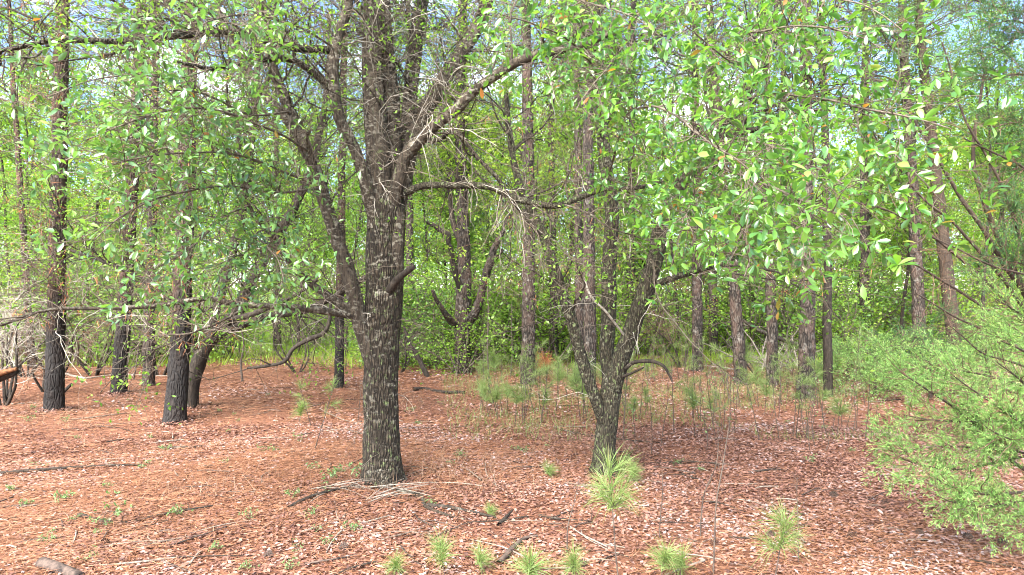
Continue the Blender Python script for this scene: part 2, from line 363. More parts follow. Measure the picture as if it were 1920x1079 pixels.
g = obj('ground', mesh('ground', V, Q, ground_mat(), True), kind='structure')

def floor_pts(n, d0, d1, power=1.0, margin=1.6, sidew=.80):
    d = d0 + (d1 - d0) * rng.random(n) ** power; x = (rng.random(n) * 2 - 1) * (d * sidew + margin)
    return x, d
def vnoise(x, y, s, seed=0):
    return (np.sin(x * s + seed) * np.cos(y * s * 1.13 + seed * 2) + np.sin((x + y) * s * 1.9 + seed * 3) * .6 + np.cos((x - 1.7 * y) * s * .63 + seed) * .8) / 2.4
def litter(n, d0, d1, lo, hi, power):
    x, y = floor_pts(n, d0, d1, power)
    keep = rng.random(n) < np.clip(.66 + .6 * vnoise(x, y, .9, 1.1) + .25 * vnoise(x, y, 2.7, 5.1) + .05 * x, .12, 1)
    x, y = x[keep], y[keep]; n = len(x)
    a = rng.random(n) * 6.283; d = np.stack([np.cos(a), np.sin(a), rng.normal(0, .22, n)], 1)
    nn = nrm(np.stack([rng.normal(0, .33, n), rng.normal(0, .33, n), np.ones(n)], 1))
    ln = rng.uniform(lo, hi, n)
    pos = np.stack([x, y, gz(x, y) + .004 + rng.random(n) ** 2 * .028], 1) - nrm(d) * (ln / 2)[:, None]
    r = np.clip(rng.random(n) * .72 + .14 + .30 * vnoise(x, y, .8, 4.0) + .20 * vnoise(x, y, 3.1, 7.0) + rng.normal(0, .12, n), 0, 1)
    return leaves(pos, d, nn, ln, ln * rng.uniform(.75, 1.15, n), LITTER, r)
RINGS = [(G(718, 911), .24), (G(1132, 885), .17), (G(327, 792), .22), (G(354, 768), .19), (G(102, 771), .19), (G(221, 736), .19), (G(1509, 748), .2), (G(990, 722), .2), (G(1390, 722), .16), (G(1448, 727), .15)]
def litter_ring(q, r0):
    n = 900; a = rng.random(n) * 6.283; r = r0 + rng.random(n) ** 1.6 * .4
    x = q[0] + np.cos(a) * r; y = q[1] + np.sin(a) * r; b_ = rng.random(n) * 6.283
    d = np.stack([np.cos(b_), np.sin(b_), rng.normal(0, .3, n)], 1); nn = nrm(np.stack([np.cos(a) * .4 + rng.normal(0, .35, n), np.sin(a) * .4 + rng.normal(0, .35, n), np.ones(n)], 1))
    ln = rng.uniform(.04, .075, n)
    return leaves(np.stack([x, y, gz(x, y) + .005 + rng.random(n) * .07 * np.exp(-(r - r0) / .12)], 1), d, nn, ln, ln, LITTER, np.clip(rng.normal(.35, .2, n), 0, 1))
Vl, Fl, Al = join([litter(200000, 5.0, 12.5, .035, .07, .85), litter(110000, 12.5, 27, .06, .10, .8), *[litter_ring(q, r) for q, r in RINGS]])
obj('leaf_litter', mesh('leaf_litter', Vl, Fl, M['litter'], attr=Al), kind='stuff', label='fallen brown and pinkish leaves covering the forest floor')['category'] = 'leaf litter'
def straw(n, d0, d1, ln, wd, power):
    x, y = floor_pts(n, d0, d1, power)
    keep = rng.random(n) < np.clip(.45 - .07 * x - .05 * (y - 7) * (y < 11) + .55 * vnoise(x, y, .7, 2.2), .12, 1)
    x, y = x[keep], y[keep]; n = len(x)
    a = rng.normal(.25, .9, n); d = np.stack([np.cos(a), np.sin(a), rng.normal(0, .13, n)], 1)
    pos = np.stack([x, y, gz(x, y) + .008 + rng.random(n) * .032], 1)
    nn = nrm(np.stack([rng.normal(0, .4, n), rng.normal(0, .4, n), np.ones(n)], 1))
    return leaves(pos, d, nn, rng.uniform(.7, 1.2, n) * ln, wd, BLADE, np.clip(rng.normal(.5, .25, n), 0, 1))
Vl, Fl, Al = join([straw(170000, 5.0, 11, .17, .0055, .8), straw(90000, 11, 24, .20, .010, .8)])
obj('pine_straw', mesh('pine_straw', Vl, Fl, M['straw'], attr=Al), kind='stuff', label='orange pine needles strewn over the forest floor')['category'] = 'pine straw'

# ------------------------------------------------------------------ tree builders
def limbs_from(root, base, specs):
    """specs: (part name, [(px,py,d)...], (r0,r1,..) in px, sides, material, options) -> curves of fixed length for branching"""
    cur, rad = [], []
    for name, pts, rr, k, mat, opt in specs:
        p3 = [P(*q) for q in pts]
        if opt.pop('ground', False): p3[0][2] = float(gz(p3[0][0], p3[0][1])) - .06
        r = np.interp(np.linspace(0, 1, len(pts)), np.linspace(0, 1, len(rr)), rr)
        r3 = [r[i] * pts[i][2] / F for i in range(len(pts))]
        me, c, rc = limb_mesh(name, p3, r3, k, M[mat], base, **opt)
        obj(name, me, root)
        a, b = fixed(c, rc); cur.append(a); rad.append(b)
    return np.stack(cur), np.stack(rad)

def leaf_points(tw, per, spread, t0=.45):
    """leaves along and at the ends of twigs tw (N,S,3)"""
    N, S, _ = tw.shape; n = N * per
    b = np.repeat(np.arange(N), per); t = np.where(rng.random(n) < .72, 1.0, t0 + (1 - t0) * rng.random(n)) * (S - 1.001)
    i = t.astype(int); f = (t - i)[:, None]
    p = tw[b, i] * (1 - f) + tw[b, i + 1] * f; tg = nrm(tw[b, i + 1] - tw[b, i])
    d = nrm(tg * rng.uniform(.1, .9, (n, 1)) + perp(tg) * spread + np.array([0, 0, -.05]))
    nn = nrm(rng.normal(size=(n, 3)) * .55 + np.array([0, 0, 1.0]))
    return p, d, nn

def woodwork(root, base, cur, rad, n2, l2, n3, l3, mat2, mat3, wts=None, t0=.25, up2=.03, wig=.22, a2=(.5, 1.3), r2max=.017, n4=0, l4=(.15, .4), droop=0.0):
    p, tg, r, t = pick(cur, rad, n2, t0, 1.0, wts)
    B2 = grow(p, branch_off(p, tg, *a2) + np.array([0, 0, .15]), rng.uniform(*l2, n2), 9, wig, up2)
    r0 = np.minimum(r * .55, r2max * rng.uniform(.5, 1, n2)); R2 = r0[:, None] * np.linspace(1, .3, 10)[None]
    V, Q = tubes(B2, R2, 5); obj('branches', mesh('branches', V - base, Q, M[mat2], True), root, kind='stuff')
    p, tg, r, t = pick(B2, R2, n3, .2, 1)
    B3 = grow(p, branch_off(p, tg, .4, 1.2), rng.uniform(*l3, n3), 5, wig * .9, droop)
    R3 = np.minimum(r * .6, .007)[:, None] * np.linspace(1, .35, 6)[None]
    V, Q = tubes(B3, R3, 3); parts = [(V, Q, np.zeros(len(V)))]
    B4 = None
    if n4:
        p, tg, r, t = pick(B3, R3, n4, .15, 1)
        B4 = grow(p, branch_off(p, tg, .4, 1.1), rng.uniform(*l4, n4), 3, .25, droop)
        R4 = np.minimum(r * .7, .0035)[:, None] * np.linspace(1, .5, 4)[None]
        V, Q = tubes(B4, R4, 3); parts.append((V, Q, np.zeros(len(V))))
    V, Q, _ = join(parts); obj('twigs', mesh('twigs', V - base, Q, M[mat3], True), root, kind='stuff')
    return B2, B3, B4

def dead_twigs(root, base, cur, rad, n, ln, mat, wts=None, t0=0., t1=1., sub=4, r0=.004, droop=-.05, wig=.2):
    p, tg, r, t = pick(cur, rad, n, t0, t1, wts)
    a = grow(p, branch_off(p, tg, .7, 1.5), rng.uniform(*ln, n), 7, wig, droop)
    R = (r0 * rng.uniform(.6, 1.6, n))[:, None] * np.linspace(1, .35, 8)[None]
    V, Q = tubes(a, R, 4); parts = [(V, Q, np.zeros(len(V)))]
    if sub:
        p, tg, r, t = pick(a, R, n * sub, .15, 1)
        b = grow(p, branch_off(p, tg, .4, 1.2), rng.uniform(ln[0] * .25, ln[1] * .45, n * sub), 4, wig * 1.1, droop * .6)
        Rb = (r * .65)[:, None] * np.linspace(1, .4, 5)[None]
        V, Q = tubes(b, Rb, 3); parts.append((V, Q, np.zeros(len(V))))
    V, Q, _ = join(parts)
    obj('dead_twigs', mesh('dead_twigs', V - base, Q, M[mat], True), root, kind='stuff')
    return a

def leaf_spray(root, base, pos, d, nn, ln, rnd, mat, count=300):
    """the leaves that show largest as objects of their own under one part that holds the rest"""
    px = 960 + pos[:, 0] / pos[:, 1] * F; py = 539.5 - (pos[:, 2] - CAMH) / pos[:, 1] * F
    seen = (px > 10) & (px < 1910) & (py > 10) & (py < 1070)
    score = np.where(seen, ln / pos[:, 1], 0); order = np.argsort(-score)[:count]
    mask = np.ones(len(pos), bool); mask[order] = False
    Vv, Ff, Aa = leaves(pos[mask], d[mask], nn[mask], ln[mask], ln[mask], LEAF8, rnd[mask])
    spray = obj('leaf_spray', mesh('leaf_spray', Vv - base, Ff, mat, attr=Aa), root, kind='stuff')
    T, tri = LEAF8
    mes = [mesh('leaf', T, tri, mat, attr=np.full(len(T), (q + .5) / 12 * .97)) for q in range(12)]
    dd = nrm(d); y = nrm(np.cross(nn, dd)); z = np.cross(dd, y)
    for i in order:
        o = bpy.data.objects.new('leaf', mes[min(11, int(rnd[i] * 12))]); C.objects.link(o); o.parent = spray
        l = ln[i]; q = pos[i] - base
        o.matrix_local = Matrix(((dd[i, 0] * l, y[i, 0] * l, z[i, 0] * l, q[0]), (dd[i, 1] * l, y[i, 1] * l, z[i, 1] * l, q[1]),
                                 (dd[i, 2] * l, y[i, 2] * l, z[i, 2] * l, q[2]), (0, 0, 0, 1)))
    return spray

def spray_set(root, base, paths, twig_mat='twig', ntw=46, tl=(.22, .6), per=7, lsize=(.07, .10), dens=.62):
    """leafy boughs: explicit curves (photo px, px, depth) bearing side twigs with rosettes of large leaves"""
    cur, rad, parts = [], [], []
    for pts, r0 in paths:
        me, c, rc = limb_mesh('bough', [P(*q) for q in pts], np.linspace(r0, .004, len(pts)), 7, M[twig_mat], base, step=.08, rough=.06, wob=.012)
        obj('bough', me, root); a, b = fixed(c, rc, 40); cur.append(a); rad.append(b)
    cur = np.stack(cur); rad = np.stack(rad)
    n = ntw * len(paths)
    p, tg, r, t = pick(cur, rad, n, .30, 1)
    T2 = grow(p, branch_off(p, tg, .4, 1.3) + np.array([0, 0, .05]), rng.uniform(*tl, n), 6, .2, .0)
    R2 = np.minimum(r * .7, .0055)[:, None] * np.linspace(1, .35, 7)[None]
    V, Q = tubes(T2, R2, 4); parts = [(V, Q, np.zeros(len(V)))]
    n3 = n * 4
    p, tg, r, t = pick(T2, R2, n3, .2, 1)
    T3 = grow(p, branch_off(p, tg, .3, 1.1), rng.uniform(.08, .26, n3), 3, .2, .02)
    R3 = np.minimum(r * .7, .003)[:, None] * np.linspace(1, .5, 4)[None]
    V, Q = tubes(T3, R3, 3); parts.append((V, Q, np.zeros(len(V))))
    V, Q, _ = join(parts); obj('twigs', mesh('twigs', V - base, Q, M[twig_mat], True), root, kind='stuff')
    pos, d, nn = leaf_points(T3, per, .85)
    keep = rng.random(len(pos)) < dens; pos, d, nn = pos[keep], d[keep], nn[keep]
    ln = rng.uniform(*lsize, len(pos)) * rng.uniform(.7, 1.1, len(pos)); rnd = rng.random(len(pos))
    return pos, d, nn, ln, rnd

# ------------------------------------------------------------------ the large lichen-banded oak in the middle left
D = 8.64
b = G(718, 911); base = b
main = thing('oak_tree', 'large oak with pale lichen bands on its thick dark trunk, nearest tree to the camera', 'tree', b)
T_ = dict
specs = [
 ('trunk', [(718, 914, D), (716, 860, D), (714, 780, D), (714, 700, D), (717, 620, D), (721, 540, D), (723, 460, D), (724, 400, D), (722, 350, D + .05)], (36, 33, 32, 32, 34, 35, 36, 36, 30), 40, 'bark_main', T_(ground=True, flare=.42, rough=.06, step=.045, freq=4)),
 ('limb', [(712, 430, D - .06), (710, 300, D - .05), (702, 200, D), (698, 100, D + .05), (695, 0, D + .1), (688, -180, D + .2), (680, -420, D + .3)], (24, 22, 19, 17, 14, 7), 20, 'bark_limb', T_(rough=.08, wob=.01)),
 ('limb', [(738, 430, D + .1), (737, 330, D + .15), (733, 220, D + .2), (724, 110, D + .2), (717, 0, D + .2), (720, -200, D + .3), (730, -420, D + .3)], (22, 19, 17, 15, 12, 6), 20, 'bark_limb', T_(rough=.08, wob=.01)),
 ('limb', [(742, 400, D + .2), (757, 290, D + .4), (770, 180, D + .6), (780, 80, D + .8), (795, -30, D + 1), (820, -250, D + 1.4)], (17, 15, 14, 13, 8), 16, 'bark_limb', T_(rough=.08, wob=.01)),
 ('limb', [(742, 400, D + .1), (765, 300, D + .25), (795, 215, D + .4), (838, 140, D + .6), (885, 65, D + .8), (930, -40, D + 1), (990, -220, D + 1.3)], (16, 15, 14, 12, 7), 16, 'bark_limb', T_(rough=.08, wob=.012)),
 ('limb', [(735, 390, D - .1), (758, 300, D - .25), (800, 245, D - .4), (850, 208, D - .55), (905, 160, D - .7), (980, 115, D - .9), (1070, 92, D - 1.2), (1150, 60, D - 1.5)], (13, 11, 9.5, 8, 5), 14, 'bark_limb', T_(rough=.14, wob=.02)),
 ('limb', [(708, 430, D - .12), (692, 365, D - .2), (668, 285, D - .3), (640, 232, D - .35), (622, 168, D - .4), (627, 90, D - .4), (650, 22, D - .4), (668, -90, D - .4), (690, -260, D - .3)], (12, 11, 10.5, 10.5, 9.5, 6), 14, 'bark_limb', T_(rough=.14, wob=.018)),
 ('limb', [(622, 168, D - .4), (580, 132, D - .55), (540, 112, D - .7), (470, 118, D - 1.0), (400, 128, D - 1.4), (330, 118, D - 1.8)], (7, 6, 5, 3), 9, 'bark_main', T_(rough=.10, wob=.015)),
 ('limb', [(703, 690, D - .05), (683, 640, D - .12), (668, 585, D - .15), (655, 530, D - .18), (632, 445, D - .2), (604, 355, D - .25), (580, 285, D - .3), (547, 212, D - .3), (515, 150, D - .3), (497, 60, D - .2), (482, -60, D), (450, -260, D + .2)], (16, 14, 12.5, 12, 11, 9, 6), 16, 'bark_limb', T_(rough=.13, wob=.018)),
 ('limb', [(592, 320, D - .3), (560, 260, D - .2), (520, 205, D), (470, 140, D + .2), (430, 70, D + .4), (400, -40, D + .6)], (9, 8, 7, 4), 10, 'bark_limb', T_(rough=.09, wob=.015)),
 ('limb', [(672, 594, D - .12), (620, 586, D - .3), (540, 575, D - .5), (440, 570, D - .75), (385, 561, D - .9), (300, 573, D - 1.1), (200, 577, D - 1.3), (90, 582, D - 1.5), (0, 612, D - 1.7)], (8, 6.5, 5.5, 4.5, 3.5, 2.5), 9, 'bark_limb', T_(rough=.10, wob=.014)),
 ('limb', [(670, 592, D - .15), (622, 560, D - .25), (570, 522, D - .4), (540, 490, D - .55), (500, 430, D - .8), (470, 385, D - 1.0), (452, 300, D - 1.2), (445, 220, D - 1.3)], (8, 7, 6, 5, 3.5), 9, 'bark_limb', T_(rough=.10, wob=.014)),
 ('limb', [(742, 372, D - .05), (790, 348, D - .25), (850, 348, D - .35), (920, 352, D - .4), (970, 374, D - .45), (1040, 386, D - .5), (1090, 370, D - .55), (1135, 356, D - .5), (1200, 352, D - .4), (1262, 330, D - .3)], (7, 6.2, 5.6, 5, 3.5), 10, 'bark_moss', T_(rough=.12, wob=.016)),
 ('limb', [(627, 95, D - .4), (540, 86, D - .6), (450, 62, D - .8), (350, 68, D - 1.1), (230, 78, D - 1.4), (110, 76, D - 1.7), (0, 95, D - 2), (-120, 110, D - 2.3)], (8, 7, 6, 5, 3), 9, 'bark_main', T_(rough=.10, wob=.016)),
 ('limb', [(770, 262, D + .3), (820, 262, D), (850, 245, D - .1), (890, 290, D - .3), (940, 340, D - .4), (980, 400, D - .4), (1010, 440, D - .4)], (5, 4.5, 4, 2.5), 8, 'bark_main', T_(rough=.1, wob=.015)),
 ('broken_stub', [(728, 545, D - .18), (745, 525, D - .26), (760, 512, D - .33), (776, 500, D - .40)], (8, 7, 6, 5.5), 12, 'bark_dark', T_(rough=.08, cap=True, step=.04)),
 ('bark_seam', [(742, 400, D - .07), (740, 440, D - .09), (739, 480, D - .09), (742, 515, D - .05), (738, 560, D + .02)], (18, 17, 17, 15, 8), 16, 'bark_limb', T_(rough=.05, step=.04)),
]
cur, rad = limbs_from(main, base, specs)
wts = np.array([0, 1, 1, 1, 1, 1.1, 1, .9, 1, 1, .8, .9, .5, 1.2, .6, 0, 0])
B2, B3, B4 = woodwork(main, base, cur, rad, 230, (.7, 2.2), 2200, (.25, .85), 'bark_limb', 'twig', wts, .22, .04, n4=7500, l4=(.12, .35))
dw = np.array([.25, 2.4, 2.4, 2, 1.4, 1, 1.4, .8, .6, .6, .5, .6, .7, .8, .6, 0, 0])
dead_twigs(main, base, cur, rad, 900, (.3, .9), 'twig', dw, .12, .95, 4, .005, -.08)
dead_twigs(main, base, cur, rad, 300, (.4, 1.2), 'twig_pale', dw, .08, .9, 4, .005, -.12)
pl = leaf_points(B4, 4, .8); keep = rng.random(len(pl[0])) < .6; pl = [q[keep] for q in pl]; n = len(pl[0])
V1 = leaves(*pl, rng.uniform(.04, .07, n), .06, LEAF4)
paths = [
 ([(580, 285, D - .3), (520, 250, 7.4), (440, 215, 6.4), (350, 205, 5.7), (250, 225, 5.3), (160, 262, 5.1)], .016),
 ([(545, 210, D - .3), (470, 215, 7.2), (380, 175, 6.3), (300, 170, 5.8), (220, 195, 5.5)], .014),
 ([(604, 355, D - .3), (530, 320, 7.4), (440, 290, 6.5), (350, 285, 5.8), (250, 300, 5.3), (160, 330, 5.1)], .015),
 ([(604, 355, D - .3), (520, 360, 7.3), (420, 350, 6.4), (320, 365, 5.7), (240, 400, 5.3), (175, 450, 5.1)], .014),
 ([(470, 385, D - 1.0), (430, 400, 7.1), (390, 430, 6.4), (350, 470, 6.0), (300, 500, 5.8)], .010),
 ([(500, 430, D - .8), (480, 440, 7.2), (500, 465, 6.6), (520, 490, 6.3), (530, 520, 6.1)], .010),
 ([(540, 490, D - .55), (500, 480, 7.4), (450, 480, 6.8), (420, 500, 6.5), (410, 530, 6.3)], .010),
 ([(627, 90, D - .4), (560, 50, 7.4), (470, 30, 6.3), (390, 40, 5.5), (370, 70, 5.2)], .012),
 ([(452, 300, D - 1.2), (400, 270, 6.8), (330, 250, 6.1), (260, 330, 5.6)], .010),
 ([(400, 128, D - 1.4), (330, 150, 6.6), (260, 140, 6.0), (170, 150, 5.6), (90, 180, 5.4)], .010),
 ([(440, 570, D - .75), (430, 540, 7.4), (460, 520, 7.0), (480, 540, 6.8)], .008),
 ([(547, 212, D - .3), (540, 260, 7.8), (560, 330, 7.4), (540, 400, 7.0), (500, 410, 6.8)], .010),
]
obj('crown', mesh('crown', V1[0] - base, V1[1], M['canopy'], attr=V1[2]), main, kind='stuff')
leaf_spray(main, base, *spray_set(main, base, paths, 'twig', 34, (.25, .65), 5, (.065, .10)), M['oak_leaf_blue'])

# ------------------------------------------------------------------ the forked mossy oak right of it
D = 9.27
base = G(1132, 885)
fork = thing('oak_tree', 'mossy oak that forks into three leaning stems just above the ground', 'tree', base)
specs = [
 ('trunk', [(1132, 888, D), (1135, 830, D), (1141, 770, D), (1147, 720, D), (1155, 680, D)], (22, 19, 19, 19, 13), 30, 'bark_moss', T_(ground=True, flare=.45, rough=.08, step=.045, freq=4)),
 ('stem', [(1132, 790, D - .05), (1112, 740, D - .08), (1095, 690, D - .1), (1080, 640, D - .1), (1060, 560, D - .1), (1040, 500, D - .1), (1020, 445, D), (985, 372, D + .1), (960, 300, D + .2), (950, 180, D + .4)], (11, 11, 11, 10, 8, 5), 14, 'bark_moss', T_(rough=.10, wob=.012)),
 ('stem', [(1146, 740, D + .05), (1139, 660, D + .1), (1139, 600, D + .12), (1142, 500, D + .15), (1147, 400, D + .2), (1140, 330, D + .25), (1128, 240, D + .3), (1120, 100, D + .4), (1115, -60, D + .5), (1110, -300, D + .6)], (14, 14, 14, 13, 12, 10, 6), 16, 'bark_moss', T_(rough=.09, wob=.010)),
 ('stem', [(1149, 730, D - .04), (1172, 650, D - .1), (1203, 565, D - .2), (1225, 490, D - .25), (1242, 420, D - .3), (1275, 350, D - .35), (1330, 270, D - .4), (1380, 192, D - .4), (1440, 80, D - .4), (1480, -60, D - .3), (1530, -300, D)], (16, 16, 15, 13, 12, 11, 6), 18, 'bark_moss', T_(rough=.10, wob=.012)),
 ('limb', [(1216, 540, D - .22), (1260, 522, D - .35), (1300, 510, D - .45), (1345, 496, D - .55), (1400, 470, D - .7), (1440, 430, D - .8)], (7, 6, 5, 3), 9, 'bark_moss', T_(rough=.10, wob=.012)),
 ('dead_limb', [(1168, 698, D - .1), (1188, 680, D - .25), (1222, 677, D - .4), (1243, 686, D - .5), (1251, 700, D - .52), (1258, 716, D - .55)], (4, 3.6, 3, 2), 9, 'bark_dark', T_(rough=.12, wob=.01, step=.05)),
 ('dead_limb', [(1164, 708, D - .1), (1185, 700, D - .3), (1207, 690, D - .5)], (3.5, 2.5, 1.5), 8, 'bark_dark', T_(rough=.12, wob=.006, step=.05)),
 ('limb', [(1345, 255, D - .4), (1395, 245, D - .5), (1450, 238, D - .6), (1500, 208, D - .7), (1545, 190, D - .8), (1600, 185, D - .9)], (8, 6, 5, 3), 9, 'bark_dark', T_(rough=.1, wob=.014)),
 ('limb', [(1300, 315, D - .4), (1360, 270, D - .5), (1400, 225, D - .6), (1470, 190, D - .7), (1520, 170, D - .8)], (7, 6, 4, 3), 9, 'bark_dark', T_(rough=.1, wob=.014)),
 ('limb', [(1128, 240, D + .3), (1160, 180, D + .2), (1180, 90, D + .1), (1190, 0, D), (1210, -120, D)], (8, 7, 6, 4), 10, 'bark_dark', T_(rough=.1, wob=.012)),
 ('limb', [(1180, 640, D - .1), (1140, 590, D - .4), (1110, 560, D - .5), (1095, 520, D - .5)], (2.5, 2.2, 1.6), 7, 'twig_pale', T_(rough=.1, wob=.012)),
 ('limb', [(1225, 490, D - .25), (1240, 570, D - .8), (1290, 640, D - 1.2), (1360, 700, D - 1.6), (1400, 720, D - 1.8)], (1.3, 1.0, .6), 7, 'twig', T_(rough=.1, wob=.02)),
]
cur, rad = limbs_from(fork, base, specs)
wts = np.array([0, .7, .8, 1, .8, 0, 0, 1.3, 1.3, 1, 0, 0])
B2, B3, B4 = woodwork(fork, base, cur, rad, 150, (.6, 1.9), 1400, (.25, .8), 'bark_dark', 'twig', wts, .3, .03, n4=4600, l4=(.12, .32))
dead_twigs(fork, base, cur, rad, 170, (.3, .9), 'twig', np.array([.1, 1, 1, 1, 1, .6, 0, .5, .5, .5, .5, .5]), .2, .95, 4, .0036, -.06)
dead_twigs(fork, base, cur, rad, 50, (.4, 1.1), 'twig_pale', np.array([.1, 1, 1, 1, 1, 0, 0, 0, 0, .2, 1, .6]), .1, .8, 4, .0036, -.06)
pl = leaf_points(B4, 4, .8); keep = rng.random(len(pl[0])) < .75; pl = [q[keep] for q in pl]; n = len(pl[0])
V1 = leaves(*pl, rng.uniform(.045, .075, n), .06, LEAF4)
obj('crown', mesh('crown', V1[0] - base, V1[1], M['canopy'], attr=V1[2]), fork, kind='stuff')
paths = [
 ([(1290, 330, D - .35), (1340, 315, 7.2), (1420, 340, 5.4), (1500, 375, 4.6), (1560, 395, 4.2), (1600, 405, 4.0)], .016),
 ([(1330, 270, D - .4), (1400, 260, 7.0), (1470, 290, 5.4), (1540, 320, 4.6), (1580, 345, 4.3)], .014),
 ([(1380, 192, D - .4), (1450, 175, 7.2), (1560, 190, 5.8), (1680, 215, 4.9), (1780, 245, 4.5)], .015),
 ([(1140, 330, D + .2), (1170, 230, 7.6), (1220, 200, 6.2), (1300, 245, 5.2), (1370, 290, 4.6), (1420, 330, 4.3)], .014),
 ([(1128, 240, D + .3), (1120, 150, 7.6), (1080, 90, 6.4), (1010, 50, 5.7), (940, 25, 5.3)], .014),
 ([(1180, 90, D + .1), (1180, 80, 7.6), (1150, 110, 6.6), (1110, 160, 6.0), (1080, 210, 5.6)], .012),
 ([(1440, 80, D - .4), (1400, 60, 7.3), (1420, 60, 6.3), (1500, 50, 5.6), (1590, 60, 5.2), (1660, 90, 5.0)], .014),
 ([(1420, 115, D - .4), (1380, 120, 7.3), (1360, 110, 6.3), (1330, 80, 5.7), (1290, 50, 5.4)], .012),
 ([(1345, 496, D - .55), (1370, 460, 7.4), (1390, 430, 6.2), (1400, 440, 5.2), (1405, 480, 4.8), (1395, 520, 4.6)], .011),
 ([(1400, 470, D - .7), (1450, 430, 7.0), (1490, 420, 6.0), (1510, 450, 5.4), (1512, 510, 5.1)], .011),
 ([(1275, 350, D - .35), (1300, 340, 7.4), (1300, 370, 6.2), (1290, 410, 5.5), (1300, 440, 5.2)], .011),
 ([(1500, 208, D - .7), (1560, 210, 7.2), (1640, 260, 6.0), (1720, 330, 5.4), (1770, 380, 5.2)], .012),
 ([(1480, -60, D - .3), (1500, -30, 7.4), (1540, -10, 6.2), (1620, 10, 5.4), (1690, 60, 5.0)], .012),
 ([(1240, 420, D - .3), (1200, 380, 7.8), (1180, 330, 6.8), (1190, 290, 6.2), (1240, 300, 5.8)], .011),
 ([(1120, 100, D + .4), (1080, 40, 7.8), (1060, 0, 7.0), (1120, 10, 6.4), (1200, 40, 6.0), (1250, 110, 5.6)], .012),
]
leaf_spray(fork, base, *spray_set(fork, base, paths, 'twig', 48, (.22, .6), 6, (.07, .112), .52), M['oak_leaf'])

# ------------------------------------------------------------------ the dark leaning oak behind the left pine
D = 14.0
base = G(354, 768)
lean = thing('oak_tree', 'dark oak leaning right behind the charred pine at left, with long low limbs', 'tree', base)
specs = [
 ('trunk', [(354, 770, D), (362, 715, D), (378, 665, D), (400, 632, D), (445, 585, D), (470, 530, D), (520, 440, D), (560, 370, D), (590, 300, D + .2), (610, 180, D + .5), (620, 20, D + .8)], (15, 13, 12, 11, 10, 8, 6, 4), 18, 'bark_dark', T_(ground=True, flare=.2, rough=.10, wob=.012)),
 ('limb', [(394, 640, D), (440, 615, D - .2), (500, 596, D - .4), (560, 583, D - .5), (620, 560, D - .6), (680, 525, D - .6), (720, 500, D - .4)], (8, 7, 6, 5, 3), 12, 'bark_dark', T_(rough=.16, wob=.03)),
 ('limb', [(385, 655, D), (405, 590, D + .3), (425, 520, D + .5), (448, 420, D + .8), (470, 300, D + 1), (480, 150, D + 1.2), (490, -40, D + 1.4)], (9, 8, 8, 7, 4), 12, 'bark_dark', T_(rough=.1, wob=.014)),
 ('dead_limb', [(620, 560, D - .6), (617, 600, D - .8), (606, 625, D - .9), (575, 638, D - 1), (548, 655, D - 1), (532, 678, D - 1), (500, 686, D - 1), (465, 690, D - 1)], (3, 4, 4.5, 4, 3.5, 2), 9, 'bark_dark', T_(rough=.12, wob=.012)),
 ('limb', [(400, 632, D), (420, 605, D - .5), (470, 590, D - .9), (540, 560, D - 1.2), (600, 520, D - 1.3)], (7, 6, 5, 3), 9, 'bark_dark', T_(rough=.12, wob=.014)),
 ('limb', [(375, 670, D), (340, 600, D - .3), (290, 540, D - .5), (220, 500, D - .6), (130, 470, D - .5)], (7, 6, 4, 3), 9, 'bark_dark', T_(rough=.12, wob=.02)),
]
cur, rad = limbs_from(lean, base, specs)
B2, B3, B4 = woodwork(lean, base, cur, rad, 170, (.7, 2.4), 1500, (.3, .9), 'bark_dark', 'twig_dark', np.array([1.3, .8, 1.5, .1, .8, 1]), .3, .02, n4=5200, l4=(.15, .4))
dead_twigs(lean, base, cur, rad, 150, (.4, 1.3), 'twig', np.array([.6, 1, .6, 1, 1, 1]), .15, .95, 4, .0045, -.06)
pl = leaf_points(B4, 4, .8); keep = rng.random(len(pl[0])) < .62; pl = [q[keep] for q in pl]; n = len(pl[0]); V1 = leaves(*pl, rng.uniform(.05, .09, n), .07, LEAF4)
obj('crown', mesh('crown', V1[0] - base, V1[1], M['canopy'], attr=V1[2]), lean, kind='stuff')

# ------------------------------------------------------------------ the broken forked tree in the middle distance
D = 20.0
base = G(868, 699.5)
brk = thing('oak_tree', 'dark tree with broken side limbs above a leafy bush in the middle distance', 'tree', base)
specs = [
 ('trunk', [(868, 700, D), (868, 640, D), (868, 580, D), (870, 500, D), (868, 400, D), (864, 300, D), (862, 150, D), (868, 0, D), (870, -150, D)], (17, 15, 14, 12, 11, 10, 8, 4), 20, 'bark_pine', T_(ground=True, flare=.15, rough=.12, wob=.012, step=.10)),
 ('broken_limb', [(862, 612, D), (845, 600, D - .4), (830, 580, D - .8), (818, 560, D - 1), (810, 545, D - 1.1)], (8, 6, 4.5, 3), 10, 'bark_pine', T_(rough=.22, cap=True, wob=.02)),
 ('limb', [(864, 545, D - .1), (853, 500, D - .4), (845, 460, D - .7), (842, 440, D - .8), (815, 425, D - .9), (796, 416, D - 1)], (6, 5, 5, 3), 10, 'bark_dark', T_(rough=.18, wob=.04)),
 ('limb', [(872, 615, D - .1), (890, 585, D - .4), (905, 540, D - .6), (916, 500, D - .8), (930, 462, D - .8), (940, 440, D - .8), (960, 380, D - .6), (985, 250, D)], (10, 8, 7, 5, 2.5), 12, 'bark_pine', T_(rough=.18, wob=.02)),
 ('broken_limb', [(912, 515, D - .8), (925, 490, D - 1), (945, 468, D - 1.2)], (6, 5, 3.5), 9, 'bark_dark', T_(rough=.2, cap=True, wob=.03)),
 ('limb', [(862, 450, D), (850, 420, D + .2), (845, 380, D + .3), (840, 300, D + .5)], (6, 5, 4), 9, 'bark_dark', T_(rough=.12)),
]
cur, rad = limbs_from(brk, base, specs)
